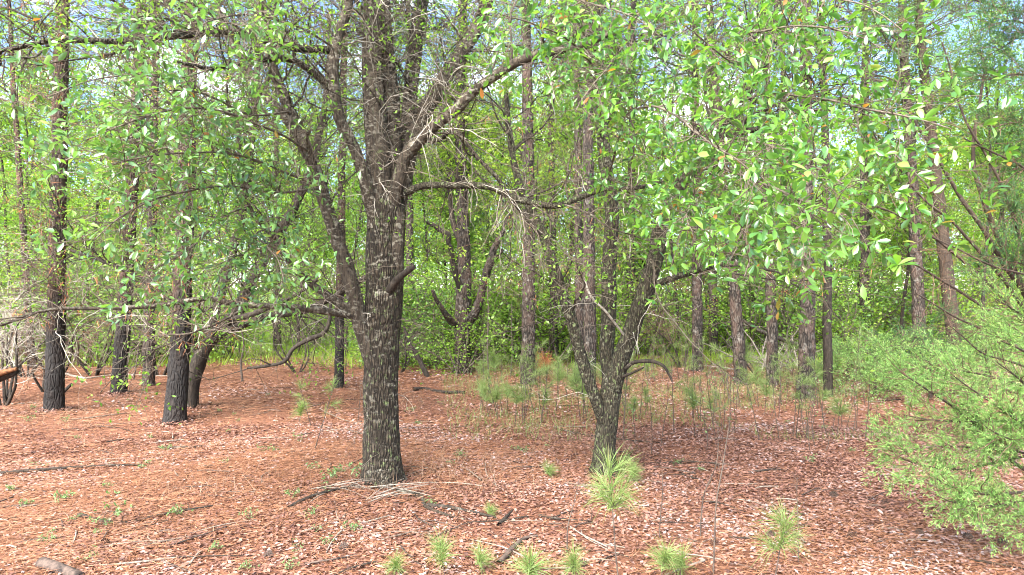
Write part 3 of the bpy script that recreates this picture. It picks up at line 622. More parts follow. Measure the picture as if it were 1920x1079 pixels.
B2, B3, B4 = woodwork(brk, base, cur, rad, 110, (.8, 2.6), 1000, (.4, 1.0), 'bark_dark', 'twig_dark', np.array([1, 0, .6, 1, 0, 1]), .35, .03, n4=3600, l4=(.2, .5))
dead_twigs(brk, base, cur, rad, 90, (.5, 1.5), 'twig_red', None, .2, .95, 4, .006, -.08)
pl = leaf_points(B4, 4, .8); n = len(pl[0]); V1 = leaves(*pl, rng.uniform(.07, .12, n), .09, LEAF4)
obj('crown', mesh('crown', V1[0] - base, V1[1], M['thicket_yellow'], attr=V1[2]), brk, kind='stuff')

# ------------------------------------------------------------------ pines
def pine_crown(height, z0, nb, spread, tuft_n, mat='needle_dark'):
    z = rng.uniform(z0, height, nb); a = rng.random(nb) * 6.283
    f = np.clip((height - z) / (height - z0), .1, 1) ** .6
    st = np.stack([np.zeros(nb), np.zeros(nb), z], 1)
    B = grow(st, np.stack([np.cos(a), np.sin(a), rng.uniform(-.1, .5, nb)], 1), spread * f * rng.uniform(.6, 1.1, nb), 7, .18, .04)
    R = (.03 * f)[:, None] * np.linspace(1, .25, 8)[None]
    Vb, Qb = tubes(B, R, 4)
    p, tg, r, t = pick(B, R, nb * 9, .3, 1)
    S_ = grow(p, branch_off(p, tg, .3, 1.0), rng.uniform(.3, .9, nb * 9), 3, .2, .06)
    Vs, Qs = tubes(S_, np.full((nb * 9, 4), .008), 3)
    tip = S_[:, -1]; tn = len(tip)
    pos = np.repeat(tip, tuft_n, 0) + rng.normal(0, .05, (tn * tuft_n, 3)); td = np.repeat(nrm(S_[:, -1] - S_[:, -2]), tuft_n, 0)
    d = nrm(td * .8 + rng.normal(size=pos.shape) * .75)
    Lf = leaves(pos, d, nrm(rng.normal(size=pos.shape)), rng.uniform(.14, .24, len(pos)), .014, BLADE)
    w = join([(Vb, Qb, np.zeros(len(Vb))), (Vs, Qs, np.zeros(len(Vs)))])
    return mesh('branches', w[0], w[1], M['twig_dark'], True), mesh('crown', *Lf[:2], M[mat], attr=Lf[2])
PC = [pine_crown(17, 9.0, 44, 3.0, 15), pine_crown(15, 8.0, 40, 2.6, 15), pine_crown(19, 11, 46, 3.2, 15)]
def pine(px, py, wpx, top, label, mat='bark_pine', dead=60, dl=(.5, 1.6), group=None, crown=True, mid=None, live=1500, dz=(.14, .72), tr_=.007, pale=0):
    base = G(px, py); d = base[1]
    root = thing('pine_tree', label, 'tree', base, group)
    pts = [(px, py + 2, d)]
    if mid: pts += [(m[0], m[1], d) for m in mid]
    tx, ty = top; pts += [(tx, ty, d)]
    dx = (tx - pts[-2][0]) / max(1, (pts[-2][1] - ty)); H = 15.5
    ytop = 539.5 - (H - CAMH) / d * F
    pts += [(tx + dx * (ty - ytop) * .5, (ty + ytop) / 2, d), (tx + dx * (ty - ytop) * .8, ytop, d)] if ytop < ty - 60 else []
    n = len(pts); r = np.linspace(wpx / 2, wpx / 2 * .78, n - 2).tolist() + [wpx / 2 * .55, wpx / 2 * .18] if n > 3 else (wpx / 2, wpx * .3)
    cur, rad = limbs_from(root, base, [('trunk', pts, r, 18, mat, T_(ground=True, flare=.16, rough=.09, step=.09, freq=5, wob=.006))])
    if dead:
        a = dead_twigs(root, base, cur, rad, dead, dl, 'twig', None, dz[0], dz[1], 5, tr_, -.04, .14)
        b = dead_twigs(root, base, cur, rad, dead // 3, dl, 'twig_red', None, dz[0], dz[1], 5, .006, -.1, .16)
        if pale: dead_twigs(root, base, cur, rad, pale, (.8, 2.2), 'twig_pale', None, dz[0], .4, 5, .006, -.06, .16)
        # clumps of dead needles caught in the twigs
        m = dead * 6; bi = rng.integers(0, len(a), m); si = rng.integers(2, 8, m)
        pos = a[bi, si] + rng.normal(0, .05, (m, 3)); dd = nrm(rng.normal(size=(m, 3)) * .6 + np.array([0, 0, -1]))
        Lf = leaves(pos, dd, nrm(rng.normal(size=(m, 3))), rng.uniform(.12, .22, m), .012, BLADE)
        obj('dead_needles', mesh('dead_needles', Lf[0] - base, Lf[1], M['dead_needle'], attr=Lf[2]), root, kind='stuff')
        if live:
            m = live; bi = rng.integers(0, len(a), m); si = rng.integers(2, 8, m)
            pos = a[bi, si] + rng.normal(0, .14, (m, 3)); nn = nrm(rng.normal(size=(m, 3)) * .6 + np.array([0, 0, 1]))
            Lf = leaves(pos, nrm(rng.normal(size=(m, 3))), nn, rng.uniform(.05, .09, m), .07, LEAF4)
            obj('foliage', mesh('foliage', Lf[0] - base, Lf[1], M['canopy'], attr=Lf[2]), root, kind='stuff')
    if crown:
        k = random.randrange(3); q = cur[0, -1] - base; hs = H / (17, 15, 19)[k]
        for nm, me in zip(('branches', 'crown'), PC[k]):
            o = obj(nm, me, root, (q[0] * .9, q[1], 0), kind='stuff'); o.scale = (1, 1, hs); o.rotation_euler = (0, 0, random.random() * 6)
    return root
pine(327, 792, 40, (350, 300), 'charred black pine in front of the leaning oak at left', 'bark_pine_char', 110, mid=[(334, 700), (340, 600)], live=2200, pale=36, dz=(.08, .5))
pine(102, 771, 34, (112, 250), 'reddish pine with charred base and many dead twigs at far left', 'bark_pine_char', 170, (.5, 2.0), mid=[(104, 640), (107, 480)], live=2600, pale=40, dz=(.1, .55))
pine(221, 736, 28, (248, 330), 'slightly leaning burnt-black pine second from the left edge', 'bark_pine_char', 110, (.5, 2.0), mid=[(229, 640), (237, 530)], live=1500, pale=20)
pine(278, 720, 22, (285, 400), 'small grey-brown pine right of the leaning burnt pine', 'bark_pine', 40)
pine(635, 729, 18, (641, 350), 'slim dark pine just left of the large oak trunk', 'bark_pine_char', 50)
pine(990, 722, 27, (989, 200), 'straight reddish pine standing between the two nearest oaks', 'bark_pine', 90, mid=[(991, 600), (992, 400)], live=1800)
pine(1104, 742, 26, (1103, 300), 'reddish pine directly behind the forked mossy oak', 'bark_pine', 60, mid=[(1106, 600), (1104, 450)], live=1500)
pine(1087, 722, 18, (1084, 300), 'thin grey pine behind and left of the forked oak', 'bark_pine', 40)
pine(1040, 680, 18, (1036, 420), 'far pine beside the patch of orange dead needles', 'bark_pine', 30)
pine(1308, 698, 21, (1306, 420), 'shaggy brown pine in the shade left of the straight right-hand pines', 'bark_pine', 90, (.6, 1.9))
pine(1338, 666, 17, (1336, 420), 'farther shaggy brown pine with dead twigs, deep in the shade at right', 'bark_pine', 60)
pine(1390, 722, 24, (1366, 420), 'pine leaning left, first of the row of right-hand pines', 'bark_pine', 24, mid=[(1383, 620), (1375, 520)])
pine(1448, 727, 21, (1442, 420), 'straight grey pine, second of the row of right-hand pines', 'bark_pine', 24, mid=[(1448, 620), (1444, 520)])
pine(1509, 748, 31, (1512, 330), 'thick knobbly pine, largest of the row of right-hand pines', 'bark_pine', 30, mid=[(1514, 620), (1513, 520)])
pine(1553, 742, 17, (1545, 200), 'slim dark pine right of the thick knobbly one', 'bark_dark', 26, mid=[(1551, 600), (1552, 480)])
pine(1474, 650, 18, (1471, 380), 'distant pine seen between two right-hand pines', 'bark_pine', 20)
pine(1722, 690, 24, (1708, 300), 'grey pine with a dark knot rising behind the cedar bushes', 'bark_pine', 30, mid=[(1722, 600), (1716, 430)])
pine(1795, 690, 26, (1755, 330), 'orange-brown leaning pine behind the bare cedar branches', 'bark_cedar', 40, mid=[(1785, 600), (1768, 450)])
pine(870, 655, 14, (872, 300), 'far slender pine behind the broken forked tree', 'bark_pine', 20)
pine(520, 660, 14, (516, 200), 'far slender pine beyond the leaning oak', 'bark_pine', 20)
pine(60, 690, 14, (40, 380), 'thin far pine at the left edge', 'bark_pine_char', 40)
pine(1180, 664, 16, (1184, 300), 'far pine seen through the fork of the mossy oak', 'bark_pine', 20)
pine(1620, 672, 18, (1622, 200), 'far pine left of the grey knotted pine', 'bark_pine', 20)
pine(770, 668, 15, (766, 150), 'far pine seen just right of the large oak', 'bark_pine', 20)

# ------------------------------------------------------------------ thicket: shrubs and young trees behind the clearing
def clump_leaves(cen, n, sg, lsz, mat_tpl=LEAF4):
    k = len(cen); b = rng.integers(0, k, n)
    pos = cen[b] + rng.normal(size=(n, 3)) * sg * rng.uniform(.5, 1.3, (k, 1))[b]
    pos[:, 2] = np.maximum(pos[:, 2], .03)
    nn = nrm(rng.normal(size=(n, 3)) * .6 + np.array([0, 0, 1.0]))
    return leaves(pos, rng.normal(size=(n, 3)) * np.array([1, 1, .5]), nn, rng.uniform(*lsz, n), lsz[1], mat_tpl)
def make_shrub(h, r, nst, n, lsz):
    st = np.zeros((nst, 3)); st[:, :2] = rng.normal(0, .15, (nst, 2)); st[:, 2] = -.05
    a = rng.random(nst) * 6.283; sp = rng.uniform(.1, .8, nst)
    B = grow(st, np.stack([np.cos(a) * sp, np.sin(a) * sp, np.ones(nst)], 1), h * rng.uniform(.6, 1, nst), 8, .16, .02)
    R = np.full((nst, 1), .02) * np.linspace(1, .25, 9)[None]
    p, tg, rr, t = pick(B, R, nst * 9, .15, 1)
    S_ = grow(p, branch_off(p, tg, .5, 1.3), rng.uniform(.3, .8, nst * 9) * r, 4, .2, 0)
    V1, Q1 = tubes(B, R, 5); V2, Q2 = tubes(S_, np.full((nst * 9, 5), .007), 3)
    w = join([(V1, Q1, np.zeros(len(V1))), (V2, Q2, np.zeros(len(V2)))])
    cen = np.vstack([S_[:, -1], S_[:, -3]])
    Lf = clump_leaves(cen, n, .16, lsz)
    return mesh('stems', w[0], w[1], M['twig'], True), Lf
def make_tree(h, r, n, lsz, z0, rt=.09):
    tk = grow(np.array([[0, 0, -.05]]), np.array([[0, 0, 1.]]), h, 14, .06, .06)
    Rt = np.linspace(rt, .012, 15)[None]
    nb = 34; p, tg, rr, t = pick(tk, Rt, nb, z0, 1)
    B = grow(p, branch_off(p, tg, .6, 1.3), r * rng.uniform(.5, 1, nb) * (1.15 - .6 * t), 7, .2, .05); R = (rr * .4)[:, None] * np.linspace(1, .25, 8)[None]
    p, tg, rr, t = pick(B, R, nb * 9, .25, 1)
    S_ = grow(p, branch_off(p, tg, .4, 1.2), rng.uniform(.3, .9, nb * 9), 4, .2, 0)
    V0, Q0 = tubes(tk, Rt, 9); V1, Q1 = tubes(B, R, 4); V2, Q2 = tubes(S_, np.full((nb * 9, 5), .007), 3)
    w = join([(V1, Q1, np.zeros(len(V1))), (V2, Q2, np.zeros(len(V2)))])
    Lf = clump_leaves(np.vstack([S_[:, -1], S_[:, -2]]), n, .15, lsz)
    return mesh('trunk', V0, Q0, M['bark_dark'], True), mesh('branches', w[0], w[1], M['twig_dark'], True), Lf
SH = []
for i in range(6):
    st, Lf = make_shrub((1.6, 2.2, 2.8, 1.3, 2.4, 3.2)[i], (1.1, 1.2, 1.3, 1.0, 1.3, 1.4)[i], (9, 10, 10, 8, 11, 11)[i], (1400, 1900, 2300, 1200, 2000, 2700)[i], (.05, .09))
    mats = {k: mesh('foliage', Lf[0], Lf[1], M[k], attr=Lf[2]) for k in ('thicket', 'thicket_dark', 'thicket_yellow')}
    SH.append((st, mats))
TR = []
for i in range(5):
    tk, br, Lf = make_tree((7, 9, 11, 8, 12)[i], (2.2, 2.6, 3.0, 2.4, 3.2)[i], (5500, 7000, 8500, 6000, 9000)[i], (.08, .14), (.22, .25, .3, .2, .3)[i])
    mats = {k: mesh('crown', Lf[0], Lf[1], M[k], attr=Lf[2]) for k in ('thicket', 'thicket_dark', 'thicket_yellow')}
    TR.append((tk, br, mats))
KC = ('thicket', 'thicket_dark', 'thicket_yellow'); KW = {'thicket': 'bright green', 'thicket_dark': 'deep green', 'thicket_yellow': 'yellow-green'}
def where(x, d):
    px = 960 + x / d * F
    return ('at the left edge, behind the charred pines' if px < 330 else 'between the leaning oak and the large oak' if px < 680 else
            'behind the broken tree in the middle' if px < 1000 else 'behind the forked mossy oak' if px < 1300 else 'behind the right-hand pines' if px < 1620 else 'beyond the cedar at right')
def shrub(x, d, k, s, col, label=None):
    st, mats = SH[k]
    hh = (1.6, 2.2, 2.8, 1.3, 2.4, 3.2)[k] * s; sz = 'low' if hh < 2.1 else 'man-high' if hh < 3.1 else 'tall'
    lab = label or '%s %s leafy shrub in the thicket %s' % (sz, KW[col], where(x, d))
    o = thing('shrub', lab, 'shrub', (x, d, float(gz(x, d))), None if label else 'thicket shrubs ' + where(x, d), random.random() * 6.28); o.scale = (s, s, s * random.uniform(.9, 1.1))
    obj('stems', st, o, kind='stuff'); obj('foliage', mats[col], o, kind='stuff')
def young(x, d, k, s, col):
    tk, br, mats = TR[k]
    sz = 'nearer' if d < 32 else 'farther' if d < 43 else 'farthest'
    lab = '%s %s broadleaf tree standing %s' % (sz, KW[col], where(x, d))
    o = thing('broadleaf_tree', lab, 'tree', (x, d, float(gz(x, d))), 'background trees ' + where(x, d), random.random() * 6.28); o.scale = (s, s, s * random.uniform(.9, 1.15))
    obj('trunk', tk, o); obj('branches', br, o, kind='stuff'); obj('crown', mats[col], o, kind='stuff')
g0 = G(868, 695); shrub(g0[0], g0[1] - 1.0, 0, 1.25, 'thicket', 'bright green bush growing at the foot of the broken tree')
g0 = G(815, 690); shrub(g0[0], g0[1], 0, 1.0, 'thicket', 'loose green bush left of the broken tree')
for i in range(120):
    d = 21.5 + 9 * rng.random() ** 1.1; x = (rng.random() * 2 - 1) * d * .86
    px = 960 + x / d * F
    if px > 1150 and d < 24.5: d += 2
    if 440 < px < 690: d += 5
    col = KC[rng.choice(3, p=(.5, .25, .25) if px > 1250 else (.45, .15, .4))]
    shrub(x, d, int(rng.integers(0, 6)), rng.uniform(.8, 1.9), col)
for i in range(105):
    d = 26 + 26 * rng.random() ** .9; x = (rng.random() * 2 - 1) * d * .9
    px = 960 + x / d * F
    col = KC[rng.choice(3, p=(.5, .2, .3))]
    young(x, d, int(rng.integers(0, 5)), rng.uniform(.75, 1.15), col)
# small-leaved trees standing among the pines, their foliage from head height up
MT = []
for i in range(4):
    tk, br, Lf = make_tree((8, 9.5, 11, 8.5)[i], (2.4, 2.8, 3.0, 2.6)[i], 10000, (.05, .09), (.30, .32, .34, .28)[i], .05)
    vv_ = None; MT.append((tk, br, mesh('crown', Lf[0], Lf[1], M['canopy'], attr=Lf[2])))
for q, (px, d, k, s, lab) in enumerate([
  (60, 23.8, 0, 1.23, 'small-leaved tree left of the far left pine'), (170, 25.1, 1, 1.30, 'small-leaved tree between the two left pines'), (420, 26.4, 2, 1.30, 'small-leaved tree beyond the leaning oak'),
  (300, 28.5, 3, 1.43, 'small-leaved tree behind the charred pine'), (560, 25.0, 0, 1.30, 'small-leaved tree left of the slim dark pine'), (650, 25.1, 1, 1.37, 'small-leaved tree behind the large oak'),
  (800, 27.3, 3, 1.30, 'small-leaved tree right of the large oak'), (920, 27.2, 2, 1.23, 'small-leaved tree near the straight reddish pine'), (1055, 25.4, 0, 1.37, 'small-leaved tree left of the forked oak'),
  (1200, 26.7, 1, 1.30, 'small-leaved tree seen through the forked oak'), (1270, 26.0, 2, 1.23, 'small-leaved tree right of the forked oak'), (1420, 27.7, 3, 1.43, 'small-leaved tree among the right-hand pines'),
  (1600, 25.1, 1, 1.30, 'small-leaved tree right of the row of pines'), (1690, 23.4, 0, 1.30, 'small-leaved tree above the low cedar bushes'), (1840, 24.0, 2, 1.30, 'small-leaved tree behind the tall cedar'),
  (20, 24.0, 2, 1.30, 'small-leaved tree at the far left edge'), (1900, 26.1, 3, 1.43, 'small-leaved tree at the far right edge'), (1010, 27.5, 1, 1.43, 'small-leaved tree behind the straight reddish pine')]):
    x = (px - 960) / F * d; tk, br, cr = MT[k]
    o = thing('small_leaved_tree', lab, 'tree', (x, d, float(gz(x, d))), None, random.random() * 6.28); o.scale = (s, s, s)
    obj('trunk', tk, o); obj('branches', br, o, kind='stuff'); obj('crown', cr, o, kind='stuff')
# the wood beyond: one mass
n = 190000
cen = np.stack([rng.uniform(-66, 66, 1100), rng.uniform(52, 74, 1100), rng.random(1100) ** .95 * 18 + .3], 1)
Lf = clump_leaves(cen, n, 1.3, (.28, .5))
obj('far_woodland', mesh('far_woodland', Lf[0], Lf[1], M['thicket_yellow'], attr=Lf[2]), kind='stuff', label='far wood of bright green foliage closing the view')['category'] = 'woodland'
# rough grass at the edge of the clearing
n = 42000
d = 21.5 + rng.random(n) ** 1.2 * 22; x = (rng.random(n) * 2 - 1) * d * .85
keep = rng.random(n) < np.clip(.6 + .8 * vnoise(x, d, .5, 3) - .02 * (x > 2), 0, 1); x, d = x[keep], d[keep]; n = len(x)
dd = nrm(np.stack([rng.normal(0, .45, n), rng.normal(0, .45, n), np.ones(n)], 1))
Lf = leaves(np.stack([x, d, gz(x, d)], 1), dd, nrm(rng.normal(size=(n, 3))), rng.uniform(.2, .55, n), .022, BLADE)
n = 22000; d2 = 11 + rng.random(n) * 11; x2 = rng.uniform(-.1, .62, n) * d2
kp = rng.random(n) < np.clip(.35 + .8 * vnoise(x2, d2, .9, 6) + .03 * (d2 - 15), 0, 1); x2, d2 = x2[kp], d2[kp]; n = len(x2)
L2 = leaves(np.stack([x2, d2, gz(x2, d2)], 1), nrm(np.stack([rng.normal(0, .5, n), rng.normal(0, .5, n), np.ones(n)], 1)), nrm(rng.normal(size=(n, 3))), rng.uniform(.1, .35, n), .007, BLADE)
obj('sparse_grass', mesh('sparse_grass', L2[0], L2[1], M['needle'], attr=L2[2]), kind='stuff', label='sparse thin grass in the litter around and behind the forked oak')['category'] = 'grass'
n = 9000; d2 = 8 + rng.random(n) * 9; x2 = rng.uniform(-.75, .2, n) * d2
kp = rng.random(n) < np.clip(.1 + 1.0 * vnoise(x2, d2, .8, 9), 0, 1); x2, d2 = x2[kp], d2[kp]; n = len(x2)
L2 = leaves(np.stack([x2, d2, gz(x2, d2)], 1), nrm(np.stack([rng.normal(0, .6, n), rng.normal(0, .6, n), np.ones(n)], 1)), nrm(rng.normal(size=(n, 3))), rng.uniform(.1, .4, n), .006, BLADE)
obj('dry_stalks', mesh('dry_stalks', L2[0], L2[1], M['dry_leaf'], attr=L2[2]), kind='stuff', label='sparse dry stalks standing in the litter left of the large oak')['category'] = 'dry stalks'
obj('rough_grass', mesh('rough_grass', Lf[0], Lf[1], M['thicket_yellow'], attr=Lf[2]), kind='stuff', label='rough pale grass along the far edge of the clearing')['category'] = 'grass'

# ------------------------------------------------------------------ cedars at right
def cedar_foliage(paths, nsp, spl, ntw, twl, nbl, bl, up=.1, bw=.006):
    cur, rad = [], []
    for pts, r0 in paths:
        c, r = spline([P(*q) for q in pts], np.linspace(r0, .005, len(pts)), .08); a, b_ = fixed(c, r, 30); cur.append(a); rad.append(b_)
    cur = np.stack(cur); rad = np.stack(rad); n = nsp * len(paths)
    p, tg, r, t = pick(cur, rad, n, .3, 1)
    A = grow(p, branch_off(p, tg, .3, 1.0), rng.uniform(*spl, n), 6, .14, up * .3); RA = np.minimum(r * .6, .005)[:, None] * np.linspace(1, .4, 7)[None]
    p, tg, r, t = pick(A, RA, n * ntw, .1, 1)
    Bt = grow(p, branch_off(p, tg, .35, 1.0), rng.uniform(*twl, n * ntw), 4, .12, up * .2); RB = np.full((n * ntw, 5), .0022)
    p, tg, r, t = pick(Bt, RB, n * ntw * nbl, .05, 1); m = len(p)
    dd = branch_off(p, tg, .25, .85); nn = nrm(rng.normal(size=(m, 3)) * .8 + np.array([0, 0, 1]))
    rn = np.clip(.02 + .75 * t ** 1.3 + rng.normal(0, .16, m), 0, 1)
    Lf = leaves(p, dd, nn, rng.uniform(*bl, m), bw, BLADE2, rn)
    V1, Q1 = tubes(A, RA, 4)
    return cur, rad, Lf, (V1, Q1)
def cedar(label, base, trunk, paths, mat, nsp=30, spl=(.2, .55), ntw=9, twl=(.08, .22), nbl=7, bl=(.03, .06), bare=(), bw=.006):
    root = thing('red_cedar', label, 'tree', base)
    p3, r3 = trunk; me, c, r = limb_mesh('trunk', p3, r3, 14, M['bark_cedar'], base, step=.08, rough=.1, flare=.2, wob=.01); obj('trunk', me, root)
    for pts, r0 in paths:
        me, c, r = limb_mesh('bough', [P(*q) for q in pts], np.linspace(r0, .004, len(pts)), 8, M['bark_cedar'], base, step=.08, rough=.1, wob=.01); obj('bough', me, root)
    cur, rad, Lf, (V1, Q1) = cedar_foliage(paths, nsp, spl, ntw, twl, nbl, bl, bw=bw)
    obj('twigs', mesh('twigs', V1 - base, Q1, M['twig_red'], True), root, kind='stuff')
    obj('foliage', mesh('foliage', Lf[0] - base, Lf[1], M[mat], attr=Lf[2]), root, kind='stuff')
    if bare:
        bc, br = [], []
        for pts, rr in bare:
            r0 = rr * .62 * pts[0][2] / F
            me, c, r = limb_mesh('bare_branch', [P(*q) for q in pts], np.linspace(r0, r0 * .35, len(pts)), 8, M['bark_cedar'], base, step=.08, rough=.1, wob=.012); obj('bare_branch', me, root)
            a, b_ = fixed(c, r); bc.append(a); br.append(b_)
        dead_twigs(root, base, np.stack(bc), np.stack(br), 16 * len(bare), (.3, 1.1), 'twig_red', None, .15, 1, 5, .0035, .01, .12)
    return root
def up_trunk(x, y, h, r, lean=(0, 0)):
    z = float(gz(x, y)); return np.array([x, y, z]), ([(x, y, z - .05), (x + lean[0] * .3, y + lean[1] * .3, h * .3), (x + lean[0] * .7, y + lean[1] * .7, h * .65), (x + lean[0], y + lean[1], h)], (r, r * .85, r * .6, r * .15))
# near cedar, its trunk just outside the frame
bx, by = (2020 - 960) / F * 6.6, 6.6
bs, tr = up_trunk(bx, by, 4.5, .09, (.2, .1))
cedar('bright feathery cedar whose low boughs reach in from the right edge', bs, tr, [
 ([(2020, 900, 6.6), (1920, 880, 6.4), (1850, 815, 6.2), (1790, 765, 6.1), (1730, 725, 6.0), (1690, 700, 6.0)], .022),
 ([(2020, 880, 6.6), (1940, 820, 6.2), (1880, 770, 5.9), (1830, 735, 5.8), (1790, 705, 5.7)], .018),
 ([(2020, 840, 6.6), (1960, 760, 6.3), (1910, 710, 6.1), (1870, 680, 6.0)], .016),
 ([(2020, 925, 6.6), (1930, 922, 6.3), (1850, 925, 6.0), (1790, 915, 5.8), (1740, 890, 5.7)], .016),
 ([(2020, 930, 6.6), (1930, 935, 6.2), (1860, 950, 5.9), (1800, 945, 5.7), (1760, 930, 5.6)], .014),
 ([(2020, 900, 6.6), (1920, 850, 6.3), (1830, 840, 6.0), (1750, 840, 5.9), (1690, 850, 5.9)], .014),
 ([(2020, 700, 6.6), (1960, 640, 6.3), (1910, 590, 6.1), (1860, 560, 6.0)], .016),
 ([(2020, 760, 6.6), (1970, 700, 6.2), (1920, 660, 5.9), (1880, 640, 5.8)], .016),
 ([(2020, 930, 6.6), (1970, 960, 6.2), (1930, 985, 5.9), (1910, 1000, 5.8)], .012),
 ([(2020, 820, 6.6), (1930, 790, 6.3), (1850, 790, 6.1), (1760, 790, 6.0), (1700, 780, 5.9)], .014),
 ([(2020, 860, 6.6), (1930, 830, 6.0), (1880, 820, 5.7), (1840, 800, 5.6)], .014),
 ([(2020, 780, 6.8), (1930, 730, 6.9), (1830, 700, 7.0), (1740, 690, 7.0), (1660, 700, 7.0)], .016),
 ([(2020, 840, 6.6), (1900, 860, 6.5), (1800, 880, 6.3), (1720, 870, 6.2), (1670, 850, 6.2)], .014),
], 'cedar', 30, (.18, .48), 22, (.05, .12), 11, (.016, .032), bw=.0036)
# tall cedar behind it with a fan of bare lower branches
D = 9.6
bx = (1990 - 960) / F * D
bs, tr = up_trunk(bx, D, 8.5, .13, (-.3, .2))
cedar('tall dark cedar at the right edge with a fan of bare lower branches', bs, tr, [
 ([(1985, 120, D), (1940, 60, D - .4), (1900, 40, D - .7), (1850, 50, D - .9)], .02),
 ([(1985, 200, D), (1940, 150, D - .4), (1900, 140, D - .7), (1850, 150, D - .9)], .02),
 ([(1985, 280, D), (1940, 240, D - .4), (1900, 230, D - .7), (1860, 240, D - .9)], .02),
 ([(1985, 0, D), (1930, -40, D - .4), (1880, -20, D - .7), (1830, 10, D - .9)], .02),
 ([(1985, 340, D), (1950, 310, D - .4), (1910, 320, D - .7), (1880, 350, D - .9)], .02),
 ([(1985, 80, D), (1930, 60, D - .1), (1880, 90, D - .2), (1840, 110, D - .2)], .02),
 ([(1985, 420, D), (1950, 400, D - .5), (1910, 400, D - .8), (1870, 430, D - 1)], .018),
 ([(1985, 520, D), (1940, 500, D - .5), (1890, 490, D - .8), (1850, 480, D - 1)], .018),
 ([(1985, 20, D), (1900, 20, D + .3), (1820, 0, D + .4), (1740, -20, D + .5)], .018),
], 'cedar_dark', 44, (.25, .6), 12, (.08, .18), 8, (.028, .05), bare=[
 ([(1985, 640, D), (1925, 560, D - .3), (1880, 460, D - .4), (1840, 370, D - .5), (1826, 300, D - .5), (1830, 220, D - .5), (1850, 120, D - .4)], 10),
 ([(1985, 640, D), (1900, 520, D - .5), (1850, 440, D - .7), (1790, 350, D - .8), (1740, 270, D - .9), (1700, 200, D - .9)], 8),
 ([(1985, 660, D), (1890, 540, D - .6), (1800, 430, D - .9), (1730, 370, D - 1), (1670, 290, D - 1.1)], 6),
 ([(1985, 680, D), (1880, 560, D - .7), (1780, 470, D - 1), (1680, 400, D - 1.2), (1600, 380, D - 1.3)], 5),
 ([(1985, 690, D), (1880, 600, D - .5), (1790, 540, D - .8), (1700, 490, D - 1), (1620, 470, D - 1.1)], 5),
 ([(1985, 700, D), (1890, 640, D - .5), (1800, 600, D - .8), (1720, 550, D - 1)], 5),
 ([(1985, 600, D), (1925, 480, D - .5), (1900, 400, D - .7), (1860, 320, D - .8), (1800, 200, D - .9), (1770, 80, D - .9)], 6),
 ([(1985, 560, D), (1930, 520, D - .8), (1840, 490, D - 1.2), (1740, 440, D - 1.5)], 4),
 ([(1985, 520, D), (1960, 420, D - .5), (1930, 330, D - .6), (1870, 290, D - .8), (1810, 260, D - 1)], 5),
 ([(1985, 720, D), (1900, 680, D - .4), (1840, 660, D - .6), (1780, 610, D - .8)], 4),
])
# low cedar bushes further back
def low_cedar(px, py, h, s, label, mat='cedar'):
    base = G(px, py); d = base[1]; k = F / d; paths = []
    for i in range(13):
        a = i * 2.4 + rng.random(); z = h * (.12 + .85 * i / 13); L_ = s * (1.15 - .75 * i / 13) * rng.uniform(.8, 1.1)
        y0 = 539.5 + (CAMH - z) * k
        paths.append(([(px, y0, d), (px + math.cos(a) * L_ * .5 * k, y0 - .10 * k, d + math.sin(a) * L_ * .5), (px + math.cos(a) * L_ * k, y0 - .12 * k * rng.uniform(.2, 1.6), d + math.sin(a) * L_)], .012))
    b_, tr = up_trunk(base[0], base[1], h, .04)
    cedar(label, b_, tr, paths, mat, 15, (.25, .6), 12, (.08, .18), 9, (.028, .055), bw=.007)
low_cedar(1640, 742, 1.3, 1.1, 'low green cedar bush right of the slim dark pine')
low_cedar(1745, 752, 1.2, 1.1, 'low cedar bush in front of the grey knotted pine')
low_cedar(1850, 745, 1.5, 1.2, 'low cedar bush behind the near cedar at the right edge')
low_cedar(1690, 718, 1.4, 1.2, 'cedar bush tucked behind the two low cedar bushes', 'cedar_dark')
low_cedar(1790, 700, 1.7, 1.3, 'dark cedar bush at the foot of the orange-brown leaning pine', 'cedar_dark')
low_cedar(1590, 715, .9, .8, 'smallest cedar bush, just right of the row of pines', 'cedar')

# ------------------------------------------------------------------ bare bushes at the left edge
def bare_bush(px, py, h, n, label, mat, spread):
    b_ = G(px, py); root = thing('bare_bush', label, 'shrub', b_); cs, rs = [], []
    for i in range(n):
        a = rng.random() * 6.283; v = nrm(np.array([math.cos(a) * spread, math.sin(a) * spread, 1.0])); L_ = h * rng.uniform(.65, 1.1)
        p0 = b_ + np.array([math.cos(a), math.sin(a), 0]) * .08; p0[2] -= .03; side = perp(v[None])[0]
        pts = [p0, p0 + v * L_ * .35 + side * .06 * h, p0 + v * L_ * .7 - side * .05 * h, p0 + v * L_ + np.array([v[0], v[1], -.1]) * .2 * h]
        r0 = rng.uniform(.018, .034); me, c, rr = limb_mesh('stem', pts, (r0, r0 * .8, r0 * .5, r0 * .25), 8, M['bark_dark'], b_, step=.1, rough=.1, wob=.02); obj('stem', me, root)
        q, w_ = fixed(c, rr); cs.append(q); rs.append(w_)
    dead_twigs(root, b_, np.stack(cs), np.stack(rs), n * 22, (.4, 1.3), mat, None, .2, 1, 6, .0055, .0, .2)
bare_bush(48, 712, 3.4, 7, 'twiggy bare bush left of the far left pine', 'twig', .35)
bare_bush(85, 735, 2.2, 5, 'brown bare bush at the foot of the far left pine', 'twig_red', .6)
bare_bush(10, 760, 2.6, 6, 'pale bare bush at the very left edge', 'twig_pale', .5)
bare_bush(175, 705, 3.6, 6, 'bare bush between the far left pine and the leaning burnt pine', 'twig', .35)
bare_bush(300, 703, 3.0, 5, 'bare bush behind the small grey-brown pine', 'twig', .4)
bare_bush(560, 700, 2.6, 4, 'sparse bare bush beyond the crooked dead limb', 'twig', .5)
